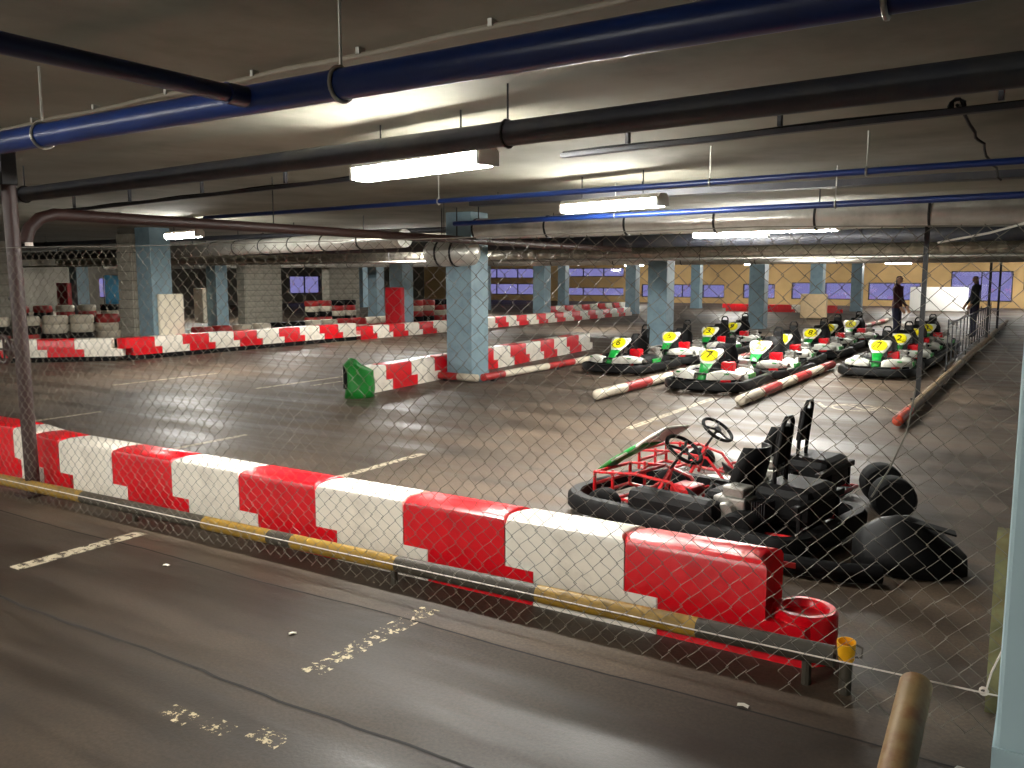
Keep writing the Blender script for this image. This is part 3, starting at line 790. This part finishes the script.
# ------------------------------------------------------------------ chain link fence
FY = 3.40
def fence():
    t = thing('chain_link_fence', 'steel chain link fence stretched from the brown post to the pale blue column', 'fence', (0, FY, 0))
    w, h = 0.0425, 0.085
    x0, x1, z0, z1 = -8.9, -0.075, 0.03, 1.88
    nw = int((x1 - x0) / w) + 1
    nz = int((z1 - z0) / (h / 2))
    mb = MB()
    for i in range(nw):
        xc = x0 + i * w
        sag = 0.015 * math.sin(xc * 1.3) + 0.01 * math.sin(xc * 3.1)
        lowcut = 0 if xc < -0.95 else random.choice((0, 0, 1, 3))
        pts = []
        for k in range(lowcut, nz + 1):
            side = 1 if (k + i) % 2 else -1
            px = xc + side * w * 0.54
            if px > x1: px = x1
            pts.append((px + 0.006 * math.sin(k * 0.9 + i), 0.006 * side + 0.012 * math.sin(xc * 1.1 + k * 0.15), z0 + k * h / 2 + sag * (1 - k / nz) + 0.004 * math.sin(i * 2.1 + k)))
        mb.tube(pts, 0.0018, 4, caps=False)
    o = mb.build('mesh_wires', M['wire'], t, fix=False); o['kind'] = 'stuff'
    MB().tube([(-8.9, 0, 0.12), (-4, 0, 0.16), (-0.06, 0, 0.19)], 0.0035, 6).build('tension_wire', M['pale_wire'], t)
    MB().tube([(-8.9, 0, 1.90), (-7.2, 0, 1.90), (-5, 0, 1.875), (-2.6, 0, 1.865), (-1, 0, 1.875), (-0.06, 0, 1.85)], 0.0022, 6).build('top_wire', M['wire'], t)
    MB().tube([(-0.115, 0, 0.19), (-0.10, 0.01, 0.27), (-0.07, 0.02, 0.36)], 0.0035, 6).build('tie_wire', M['pale_wire'], t)
    MB().tube([(-0.12 + 0.014 * math.cos(a), 0.002 * a, 0.19 + 0.014 * math.sin(a)) for a in [k * 0.6 for k in range(22)]], 0.003, 6).build('wire_knot', M['pale_wire'], t)
    MB().tube([(-0.40, -0.015, 1.28), (-0.42, -0.02, 1.12), (-0.47, -0.02, 0.98), (-0.53, -0.015, 0.86)], 0.003, 6).build('loose_strand', M['wire'], t)
    MB().tube([(-0.36, 0.01, 1.80), (-0.2, 0.0, 1.83), (-0.06, 0.0, 1.87)], 0.004, 6).build('slack_wire', M['pale_wire'], t)
    return t
fence()

# ------------------------------------------------------------------ karts (forward is -Y, origin on the ground at the centre)
def rrect(hx, y0, y1, rf, rb, n=6):
    pts = []
    for cx, cy, r, a0 in ((hx - rb, y1 - rb, rb, 0), (-hx + rb, y1 - rb, rb, 90), (-hx + rf, y0 + rf, rf, 180), (hx - rf, y0 + rf, rf, 270)):
        for k in range(n + 1):
            a = R(a0 + 90 * k / n)
            pts.append((cx + r * math.cos(a), cy + r * math.sin(a)))
    return pts
def make_wheel(t, x, y, r, w, rz=0):
    Mx = Matrix.Translation((x, y, r)) @ Matrix.Rotation(rz, 4, 'Z') @ RY90
    ty = MB().lathe([(r * 0.52, -w / 2), (r * 0.86, -w / 2), (r * 0.97, -w * 0.4), (r, -w * 0.2), (r, w * 0.2), (r * 0.97, w * 0.4), (r * 0.86, w / 2), (r * 0.52, w / 2)], 20, Mx).build('wheel', M['rubber'], t, smooth=True)
    hb = MB().lathe([(0, -w * 0.42), (r * 0.2, -w * 0.44), (r * 0.3, -w * 0.3), (r * 0.53, -w * 0.46), (r * 0.53, w * 0.46), (r * 0.3, w * 0.3), (r * 0.2, w * 0.44), (0, w * 0.42)], 14, Mx)
    hb.build('hub', M['alu'], ty, smooth=True)
def digit(parent, txt, size, Mx, m):
    cu = bpy.data.curves.new('number', 'FONT'); cu.body = txt; cu.size = size; cu.align_x = 'CENTER'; cu.align_y = 'CENTER'; cu.extrude = 0.002; cu.resolution_u = 2
    ob = bpy.data.objects.new('number_tmp', cu); COL.objects.link(ob)
    dg = bpy.context.evaluated_depsgraph_get()
    me = bpy.data.meshes.new_from_object(ob.evaluated_get(dg))
    bpy.data.objects.remove(ob)
    me.name = 'number'; me.transform(Mx); me.materials.clear(); me.materials.append(m)
    o = bpy.data.objects.new('number', me); COL.objects.link(o); o.parent = parent
    return o
def panel_rows(prof, thick=0):
    rows = []
    for (y, z, w, c) in prof:
        rows.append([(w * q / 3, y + c * abs(q / 3) ** 2, z) for q in range(-3, 4)])
    return rows
def make_kart(label, num, loc, rz=0, group=None, body=True, frame='kred', pods='kwhite', nose='normal', seat_up=False, dark=False, bumper=True, wheels=True, name='go_kart'):
    t = thing(name, label, 'go-kart', loc, rz, group)
    path = rrect(0.60, -0.95, 0.97, 0.34, 0.2)
    prof = [(-0.045, 0.05), (0.03, 0.05), (0.055, 0.075), (0.055, 0.16), (0.03, 0.19), (-0.045, 0.19)]
    if bumper: MB().loop(path, prof).build('bumper', M['bumper'], t, smooth=True)
    # frame
    mb = MB(); r = 0.016
    for s in (-1, 1):
        mb.tube([(s * 0.34, 0.92, 0.13), (s * 0.34, 0.2, 0.09), (s * 0.24, -0.25, 0.09), (s * 0.22, -0.86, 0.11)], r, 8)
        mb.tube([(s * 0.24, -0.86, 0.11), (s * 0.24, -0.86, 0.30), (s * 0.22, -0.5, 0.34), (s * 0.14, -0.22, 0.30), (s * 0.13, -0.05, 0.10)], r * 0.9, 8)
        if wheels or s < 0: mb.tube([(s * 0.30, 0.35, 0.1), (s * 0.54, 0.35, 0.12), (s * 0.54, -0.3, 0.12), (s * 0.27, -0.3, 0.1)], r, 8)
        mb.tube([(s * 0.26, -0.62, 0.12), (s * 0.40, -0.62, 0.14)], r * 1.3, 8)
        mb.tube([(s * 0.22, -0.7, 0.34), (s * 0.22, -0.7, 0.1)], r * 0.8, 8)
    for y_, z_, w_ in ((-0.86, 0.11, 0.24), (-0.86, 0.30, 0.24), (-0.5, 0.34, 0.22), (-0.62, 0.12, 0.26), (0.2, 0.09, 0.34), (0.92, 0.13, 0.34), (-0.86, 0.2, 0.24)):
        mb.tube([(-w_, y_, z_), (w_, y_, z_)], r, 8)
    mb.tube([(-0.08, -0.42, 0.1), (0, -0.3, 0.40), (0.08, -0.42, 0.1)], r, 8)
    mb.build('frame', M[frame], t, smooth=True)
    MB().box((0, -0.3, 0.065), (0.5, 1.0, 0.012)).build('floor_pan', M['alu'], t)
    MB().box((0, 0.62, 0.1), (0.62, 0.56, 0.03)).build('rear_tray', M['dkmetal'], t)
    # wheels
    for s in ((-1, 1) if wheels else (-1,)):
        make_wheel(t, s * 0.46, -0.60, 0.125, 0.12, R(6))
        make_wheel(t, s * 0.44, 0.52, 0.14, 0.19)
    MB().tube([(-0.5, 0.52, 0.14), (0.5, 0.52, 0.14)], 0.018, 8).build('rear_axle', M['alu'], t, smooth=True)
    # seat
    rows = []
    for (y_, z_, w_) in ((-0.06, 0.16, 0.17), (0.06, 0.11, 0.2), (0.22, 0.10, 0.21), (0.33, 0.17, 0.21), (0.40, 0.34, 0.22), (0.45, 0.54, 0.21), (0.48, 0.68, 0.14)):
        row = []
        for q in range(-4, 5):
            u = q / 4
            lift = 0.13 * abs(u) ** 3
            bk = min(1, max(0, (y_ - 0.15) / 0.25))
            row.append((w_ * u, y_ - lift * bk * 0.9, z_ + lift * (1 - bk)))
        rows.append(row)
    MB().grid(rows).build('seat', M['black'], t, smooth=True, solid=0.014)
    # tall back hoop with pad
    hz = 0.84 if not dark else 0.93
    MB().tube([(-0.09, 0.56, 0.12), (-0.085, 0.58, 0.55), (-0.07, 0.62, hz - 0.04), (-0.04, 0.625, hz), (0.04, 0.625, hz), (0.07, 0.62, hz - 0.04), (0.085, 0.58, 0.55), (0.09, 0.56, 0.12)], 0.016, 8).build('back_hoop', M['black'], t, smooth=True)
    MB().box((0, 0.575, hz - 0.22), (0.13, 0.04, 0.30), Matrix.Rotation(R(-6), 3, 'X')).build('back_pad', M['black'], t, bevel=0.015)
    # steering
    c = Vector((0, -0.20, 0.56)); ax = Vector((0, 0.62, 0.78)).normalized()
    st = MB().tube([(0, -0.46, 0.14), c], 0.012, 8).build('steering_column', M['dkmetal'], t, smooth=True)
    e1 = Vector((1, 0, 0)); e2 = ax.cross(e1)
    sw = MB().tube([c + (e1 * math.cos(a) + e2 * math.sin(a)) * 0.15 for a in [2 * PI * k / 24 for k in range(24)]], 0.016, 8, True).build('steering_wheel', M['black'], t, smooth=True)
    mb = MB()
    for a in (R(90), R(210), R(330)): mb.tube([c, c + (e1 * math.cos(a) + e2 * math.sin(a)) * 0.145], 0.012, 6)
    mb.lathe([(0.0, 0.012), (0.035, 0.012), (0.035, -0.012), (0, -0.012)], 12, Matrix.Translation(c) @ Matrix.Rotation(R(-38), 4, 'X'))
    mb.build('spokes', M['dkmetal'], sw)
    # tank and engine
    if not dark: tk = MB().box((0.22, -0.2, 0.27), (0.2, 0.2, 0.34)).build('fuel_tank', M['red'], t, bevel=0.025)
    if not dark: MB().lathe([(0, 0), (0.03, 0), (0.03, 0.03), (0, 0.03)], 10, Matrix.Translation((0.22, -0.2, 0.44))).build('filler_cap', M['black'], tk)
    en = MB().box((0.30, 0.40, 0.25), (0.20, 0.24, 0.2)).box((0.30, 0.42, 0.39), (0.16, 0.16, 0.08)).build('engine', M['alu'], t, bevel=0.015)
    fm = MB()
    for k in range(6): fm.box((0.30, 0.56 + k * 0.018, 0.27), (0.15, 0.006, 0.15))
    fm.build('cooling_fins', M['dkmetal'], en)
    MB().lathe([(0, 0), (0.07, 0), (0.075, 0.02), (0.06, 0.05), (0, 0.05)], 14, Matrix.Translation((0.405, 0.4, 0.25)) @ RY90).build('recoil_cover', M['alu'], en, smooth=True)
    MB().tube([(-0.25, 0.5, 0.26), (-0.25, 0.82, 0.26)], 0.055, 12).tube([(-0.25, 0.5, 0.26), (0.1, 0.44, 0.28)], 0.02, 8).build('exhaust', M['alu'], t, smooth=True)
    MB().box((0, 0.86, 0.34), (0.75, 0.05, 0.05)).box((-0.3, 0.86, 0.24), (0.03, 0.03, 0.2)).box((0.3, 0.86, 0.24), (0.03, 0.03, 0.2)).build('rear_guard', M['black'], t, bevel=0.008)
    if dark:
        MB().box((-0.08, 0.66, 0.28), (0.5, 0.42, 0.30)).build('engine_cover', M['black'], t, bevel=0.07)
        MB().box((0.0, 0.28, 0.22), (0.44, 0.34, 0.22)).build('seat_base', M['black'], t, bevel=0.05)
        if bumper:
            MB().box((0.47, 0.02, 0.22), (0.2, 0.72, 0.22)).build('side_pod', M['black'], t, bevel=0.07)
            MB().box((0.0, -0.16, 0.23), (0.22, 0.2, 0.1)).build('cushion', M['kred'], t, bevel=0.03)['label'] = 'small red cushion'
    # bodywork
    if nose:
        Mx = Matrix.Identity(4)
        if nose == 'raised': Mx = Matrix.Translation((0, 0.02, 0.05)) @ Matrix.Translation((0, -0.42, 0.50)) @ Matrix.Scale(1.25, 4) @ Matrix.Translation((0, 0.42, -0.50)) @ Matrix.Translation((0, -0.40, 0.56)) @ Matrix.Rotation(R(-5), 4, 'X') @ Matrix.Translation((0, 0.40, -0.56))
        prof = [(-0.88, 0.21, 0.06, 0.02), (-0.76, 0.33, 0.07, 0.03), (-0.64, 0.43, 0.095, 0.04), (-0.55, 0.50, 0.15, 0.05), (-0.48, 0.56, 0.185, 0.05), (-0.42, 0.61, 0.195, 0.05), (-0.385, 0.64, 0.16, 0.05)]
        low = MB().grid([[Mx @ Vector(p) for p in r_] for r_ in panel_rows(prof[:3] if nose != 'raised' else prof[:4])])
        top = MB().grid([[Mx @ Vector(p) for p in r_] for r_ in panel_rows(prof[1:])])
        np_ = top.build('nose_panel', M['kwhite'], t, smooth=True, solid=0.02)
        low.build('nose_tip', M['kgreen'], np_, smooth=True, solid=0.026)
        nrm = Vector((0, -0.56, 0.83)).normalized()
        F = Mx @ Matrix.Translation((0, -0.49, 0.55)) @ Matrix.Rotation(R(40), 4, 'X')
        if nose != 'raised': MB().lathe([(0, 0.016), (0.13, 0.016), (0.135, 0.006), (0.135, 0.0)], 20, F).build('number_disc', M['kyellow'], np_, smooth=False)
        if nose != 'raised': digit(np_, num, 0.21, F @ Matrix.Translation((0, 0, 0.018)), M['black'])
    if body:
        for s in (-1, 1):
            rows = []
            for k in range(7):
                u = k / 6
                x_ = s * (0.10 + 0.44 * u); yb = -0.90 + 0.30 * u ** 2.5
                hh = 0.30 - 0.02 * u + 0.05 * math.sin(u * PI)
                rows.append([(x_, yb - 0.03, 0.22), (x_, yb, hh), (x_, yb + 0.12, hh + 0.01), (x_, yb + 0.2, 0.21)])
            ff = MB().grid(rows).build('front_fairing', M['kwhite'], t, smooth=True, solid=0.012)
            MB().box((s * 0.34, -0.80, 0.31), (0.14, 0.08, 0.02), Matrix.Rotation(R(-s * -14), 3, 'Z')).build('green_flash', M['kgreen'], ff)
            sec = []
            for (y_, w0, zt) in ((-0.36, 0.10, 0.27), (-0.28, 0.17, 0.33), (0.0, 0.19, 0.34), (0.22, 0.18, 0.31), (0.32, 0.10, 0.26)):
                xi = s * 0.36
                sec.append([(xi, y_, 0.12), (xi, y_, zt), (xi + s * w0 * 0.6, y_, zt - 0.02), (xi + s * w0, y_, 0.22), (xi + s * w0 * 0.95, y_, 0.11), (xi, y_, 0.12)])
            sp = MB().grid(sec).build('side_pod', M[pods], t, smooth=True, solid=0.008)
            MB().box((s * 0.545, -0.02, 0.225), (0.03, 0.34, 0.07), Matrix.Rotation(R(0), 3, 'Z')).build('green_stripe', M['kgreen'], sp, bevel=0.006)
    t.scale = (0.95, 0.95, 0.95) if not dark else (0.93, 0.93, 0.85)
    return t
G = 'parked go-karts in the lanes'
karts = []
# lane, x, y(front), rz, number, label
specs = [
    (-4.28, 11.85, 1, '7', 'white and green go-kart at the very front of the centre lane'),
    (-2.46, 15.1, 2, '7', 'white and green go-kart at the front of the right lane'),
    (-6.40, 13.3, -3, '6', 'dark go-kart with white nose at the front of the left lane'),
    (-4.1, 13.85, -2, '2', 'go-kart second in the centre lane behind the front one'),
    (-6.3, 15.32, 2, '5', 'go-kart second in the left lane near the blue column'),
    (-6.2, 17.34, 0, '3', 'go-kart third in the left lane'),
    (-6.35, 19.36, 1, '9', 'go-kart fourth in the left lane'),
    (-4.3, 15.87, 2, '4', 'go-kart third in the centre lane'),
    (-4.2, 17.9, -2, '8', 'go-kart fourth in the centre lane'),
    (-4.3, 19.93, 1, '1', 'go-kart fifth in the centre lane'),
    (-2.4, 17.12, -1, '2', 'go-kart second in the right lane'),
    (-2.45, 19.14, 1, '5', 'go-kart third in the right lane'),
    (-2.4, 21.16, 0, '3', 'go-kart fourth in the right lane by the railing'),
    (-4.2, 21.96, 0, '6', 'go-kart last in the centre lane'),
]
protos = {}
for (x, yf, rz, num, lab) in specs:
    loc = (x, yf + 0.955, 0)
    pods = 'black' if 'dark' in lab else 'kwhite'
    key = (num, pods)
    if key in protos: dup(protos[key], loc, R(rz), lab, G)
    else: protos[key] = make_kart(lab, num, loc, R(rz), G, pods=pods, frame='dkmetal')
# broken karts behind the front barrier: pointing left
GB = 'stripped go-karts behind the front barrier'
make_kart('stripped go-kart with red tube frame and lifted green and white nose', '6', (-1.95, 5.65, 0), R(-101), GB, body=False, nose='raised', dark=True)
make_kart('black stripped go-kart without bodywork behind the red framed one', '6', (-2.1, 6.82, -0.05), R(-99), GB, body=False, nose=None, dark=True, bumper=False, wheels=False)
t = thing('loose_fairing', 'black plastic kart fairing heaped on the floor behind the right end of the barrier', 'fairing', (-0.62, 5.33, 0), R(10))
rows = []
for k in range(9):
    u = -1 + 2 * k / 8
    w = 0.30 * math.sqrt(max(0.05, 1 - u * u * 0.9)); hh = 0.30 * (1 - 0.55 * u * u) * (1.0 if u < 0 else 1 - 0.35 * u)
    rows.append([(0.30 * u, 0.8 * w * math.sin(a), 0.012 + hh * math.cos(a) * (1 + 0.06 * math.sin(5 * a + k))) for a in [R(-90 + 20 * q) for q in range(10)]])
MB().grid(rows).build('shell', M['black'], t, smooth=True, solid=0.012)
MB().box((0.1, -0.05, 0.27), (0.28, 0.1, 0.012), Matrix.Rotation(R(12), 3, 'Y')).build('scuffed_lip', M['bumper'], t, bevel=0.004)
t = thing('loose_bumper', 'long black rubber bumper bar lying on the floor just behind the barrier end', 'bumper', (-1.25, 4.85, 0), R(3))
MB().tube([(-0.3, 0.1, 0.06), (0.0, 0, 0.06), (0.35, -0.02, 0.06), (0.55, 0.06, 0.06)], 0.055, 10).build('bar', M['rubber'], t, smooth=True)
MB().box((0.06, -0.055, 0.07), (0.12, 0.012, 0.03)).build('red_reflector', M['old_red'], t)
for (lx, ly, lz, lab) in [(-0.86, 6.38, 0, 'loose slick kart wheel standing behind the black wreck, nearer the kart'), (-1.0, 6.8, 0, 'loose slick kart wheel standing farther back beside the black wreck')]:
    t = thing('slick_tyre', lab, 'tyre', (lx, ly, 0), R(-70))
    make_wheel(t, 0, 0, 0.15, 0.2)

# ------------------------------------------------------------------ tyre walls
def make_tyre(mk, loc, label, group):
    t = thing('tyre', label, 'tyre', loc, 0, group)
    r, w = 0.27, 0.2
    MB().lathe([(r * 0.55, 0.01), (r * 0.9, 0), (r, 0.04), (r, w - 0.04), (r * 0.9, w), (r * 0.55, w - 0.01), (r * 0.6, w * 0.5), (r * 0.55, 0.01)], 16).build('casing', M[mk], t, smooth=True)
    return t
tp = {}
def tyre(mk, loc, label, group):
    if mk not in tp: tp[mk] = make_tyre(mk, loc, label, group)
    else: dup(tp[mk], loc, random.uniform(0, 6), label, group)
cname = {'old_white': 'white', 'old_red': 'dark red', 'rubber': 'black'}
pos_n = {0: 'bottom', 1: 'second', 2: 'third', 3: 'topmost'}
def tyre_wall(line0, line1, n, high, pattern, wname):
    for i in range(n):
        u = i / max(1, n - 1)
        x = line0[0] + (line1[0] - line0[0]) * u; y = line0[1] + (line1[1] - line0[1]) * u
        for k in range(high):
            mk = pattern[(i // 2 + k) % len(pattern)]
            lv = 'bottom' if k == 0 else ('top' if k == high - 1 else 'middle' if high == 3 else 'upper middle' if k == 2 else 'lower middle')
            tyre(mk, (x + random.uniform(-.02, .02), y + random.uniform(-.02, .02), 0.2 * k), '%s tyre, %s in %s stack from left, %s' % (cname[mk], lv, od(i), wname), 'tyres of the ' + wname)
tyre_wall((-19.6, 10.0), (-19.2, 13.0), 6, 4, ('old_white', 'old_red', 'rubber', 'old_white'), 'left tyre wall')
tyre_wall((-18.6, 14.6), (-18.6, 22.5), 13, 2, ('old_white', 'old_red', 'old_white', 'rubber'), 'far barrier tyre wall')
tyre_wall((-26.5, 14.2), (-26.0, 19.0), 8, 4, ('old_red', 'old_white', 'rubber'), 'deep tyre wall')
tyre_wall((-23.3, 23.2), (-23.3, 25.2), 4, 4, ('old_red', 'rubber', 'old_white'), 'tyre pile between piers')
tyre_wall((-20.5, 24.5), (-20.5, 30.0), 9, 4, ('old_red', 'rubber', 'old_red', 'old_white'), 'red tyre wall')

# ------------------------------------------------------------------ railing, poles, banner, people at the right
t = thing('black_railing', 'black metal railing with thin balusters along the right kerb', 'railing', (-1.54, 17.0, 0))
for z in (0.12, 0.85): MB().box((0, 6, z), (0.03, 12, 0.025)).build('rail', M['dkmetal'], t)
for k in range(16): MB().box((0, 0.8 * k, 0.47), (0.022, 0.022, 0.72 if k % 5 else 0.94)).build('baluster', M['dkmetal'], t)
for k, (x, y, lab) in enumerate([(-1.62, 12.95, 'thin dark pole nearest the camera on the right kerb, floor to ceiling'), (-1.5, 25.0, 'thin dark pole by the railing left of the right bystander'), (-1.5, 29.6, 'thin dark pole at the far end of the black railing')]):
    t = thing('dark_pole', lab, 'pole', (x + 0.12, y, 0), 0, 'dark poles on the right kerb')
    MB().box((0, 0, ZC / 2), (0.06, 0.06, ZC)).build('shaft', M['dkmetal'], t)
    MB().box((0, 0, 0.01), (0.16, 0.16, 0.02)).build('foot_plate', M['dkmetal'], t)
t = thing('white_banner', 'plain white banner board standing in front of the far right window', 'banner', (-4.72, 46.5, 0), 0)
MB().box((0, 0, 0.62), (2.55, 0.04, 1.15)).build('sheet', M['whiteboard'], t, bevel=0.01)
for s in (-1, 1): MB().tube([(s * 1.2, 0.05, 0), (s * 1.2, 0.05, 1.2)], 0.025, 8).build('leg', M['dkmetal'], t)

def person(label, loc, rz, top, lean=0.0):
    """standing figure, about 1.74 m, faces +X before rotation; grown by a skin modifier, one continuous body"""
    V, E, RD = [], [], []
    def v(p, r, parent=None):
        V.append(p); RD.append(r)
        if parent is not None: E.append((parent, len(V) - 1))
        return len(V) - 1
    pel = v((0, 0, 0.95), 0.135)
    bel = v((0.01, 0, 1.10), 0.125, pel)
    ch = v((0.0, 0, 1.30), 0.145, bel)
    up = v((-0.01, 0, 1.42), 0.10, ch)
    nk = v((0.0, 0, 1.50), 0.052, up)
    hd = v((0.02, 0, 1.58), 0.078, nk)
    hd2 = v((0.02, 0, 1.665), 0.088, hd)
    v((0.015, 0, 1.71), 0.055, hd2)
    v((0.118, 0, 1.60), 0.012, hd)
    for s in (-1, 1):
        hip = v((0, s * 0.10, 0.88), 0.10, pel)
        kn = v((0.03, s * 0.12, 0.50), 0.062, hip)
        an = v((-0.01, s * 0.13, 0.10), 0.045, kn)
        v((0.14, s * 0.14, 0.045), 0.04, an)
        sh = v((0, s * 0.19, 1.40), 0.07, up)
        el = v((0.03, s * 0.25, 1.12), 0.048, sh)
        wr = v((0.16, s * 0.22, 0.93), 0.032, el)
        pm = v((0.20, s * 0.215, 0.87), 0.034, wr)
        for k in range(4):
            f1 = v((0.205 + 0.018 * k, s * 0.20, 0.81 + 0.006 * k), 0.009, pm)
            v((0.20 + 0.018 * k, s * 0.185, 0.775 + 0.008 * abs(k - 1.5)), 0.0085, f1)
        th = v((0.235, s * 0.20, 0.87), 0.010, wr)
        v((0.25, s * 0.19, 0.835), 0.009, th)
    me = bpy.data.meshes.new('body'); me.from_pydata(V, E, [])
    ob = bpy.data.objects.new('body_tmp', me); COL.objects.link(ob)
    sk = ob.modifiers.new('skin', 'SKIN'); sk.use_smooth_shade = True
    for i, d in enumerate(me.skin_vertices[0].data): d.radius = (RD[i], RD[i]); d.use_root = (i == 0)
    sb = ob.modifiers.new('sub', 'SUBSURF'); sb.levels = 1; sb.render_levels = 1
    dg = bpy.context.evaluated_depsgraph_get()
    m2 = bpy.data.meshes.new_from_object(ob.evaluated_get(dg))
    bpy.data.objects.remove(ob)
    m2.name = 'person'; m2.materials.clear()
    for k in ('skin', top, 'trouser', 'shoe', 'hair'): m2.materials.append(M[k])
    for p in m2.polygons:
        c = p.center
        p.use_smooth = True
        hand = c.x > 0.15 and c.z < 0.95 and c.z > 0.7
        if c.z > 1.50: p.material_index = 4 if (c.z > 1.69 or c.x < 0.0) else 0
        elif hand: p.material_index = 0
        elif c.z > 0.93 or abs(c.y) > 0.19 and c.z > 0.7: p.material_index = 1
        elif c.z > 0.11: p.material_index = 2
        else: p.material_index = 3
    t = thing('person', label, 'person', loc, rz)
    o = bpy.data.objects.new('body', m2); COL.objects.link(o); o.parent = t
    MB().lathe([(0.001, 0.0), (0.016, 0.004), (0.001, 0.01)], 8, Matrix.Translation((0.095, 0.035, 1.645)) @ RY90).build('eye', M['black'], t)
    MB().lathe([(0.001, 0.0), (0.016, 0.004), (0.001, 0.01)], 8, Matrix.Translation((0.095, -0.035, 1.645)) @ RY90).build('eye', M['black'], t)
    for s in (-1, 1): MB().lathe([(0.001, 0), (0.03, 0.006), (0.001, 0.018)], 8, Matrix.Translation((0.015, s * 0.083, 1.63)) @ Matrix.Rotation(R(-90 * s), 4, 'X')).build('ear', M['skin'], t, smooth=True)
    MB().box((0.098, 0, 1.565), (0.012, 0.045, 0.01)).build('mouth', M['maroon'], t)
    return t
person('person in a dark maroon top and navy trousers standing behind the right kart lane', (-3.3, 23.4, 0), R(-10), 'maroon')
person('person in a dark jacket standing beside the black railing at the right', (-1.82, 27.0, 0), R(200), 'jacket')

# ------------------------------------------------------------------ floor litter
def scrap(x, y, s, label):
    o = MB().grid([[(s * a, s * 0.5 * b, 0.004 + 0.006 * ((a + b) % 2)) for a in (-1, 0, 1)] for b in (-1, 0, 1)]).build('paper_scrap', M['paper'], None, solid=0.002)
    o.location = (x, y, 0); o.rotation_euler = (0, 0, random.uniform(0, 6))
    tag(o, label, 'litter', 'paper scraps on the floor')
scrap(-0.93, 3.2, 0.022, 'small white scrap lying below the fence near the tan pipe')
scrap(-4.3, 3.05, 0.02, 'small white scrap on the floor right of the left parking line')
scrap(-2.95, 2.75, 0.018, 'tiny white scrap on the floor left of the flaking parking line')
scrap(-0.17, 3.0, 0.02, 'small white scrap on the dark floor right of the tan pipe')
scrap(-0.15, 3.15, 0.03, 'white scrap on the dark floor beside the pale blue column')
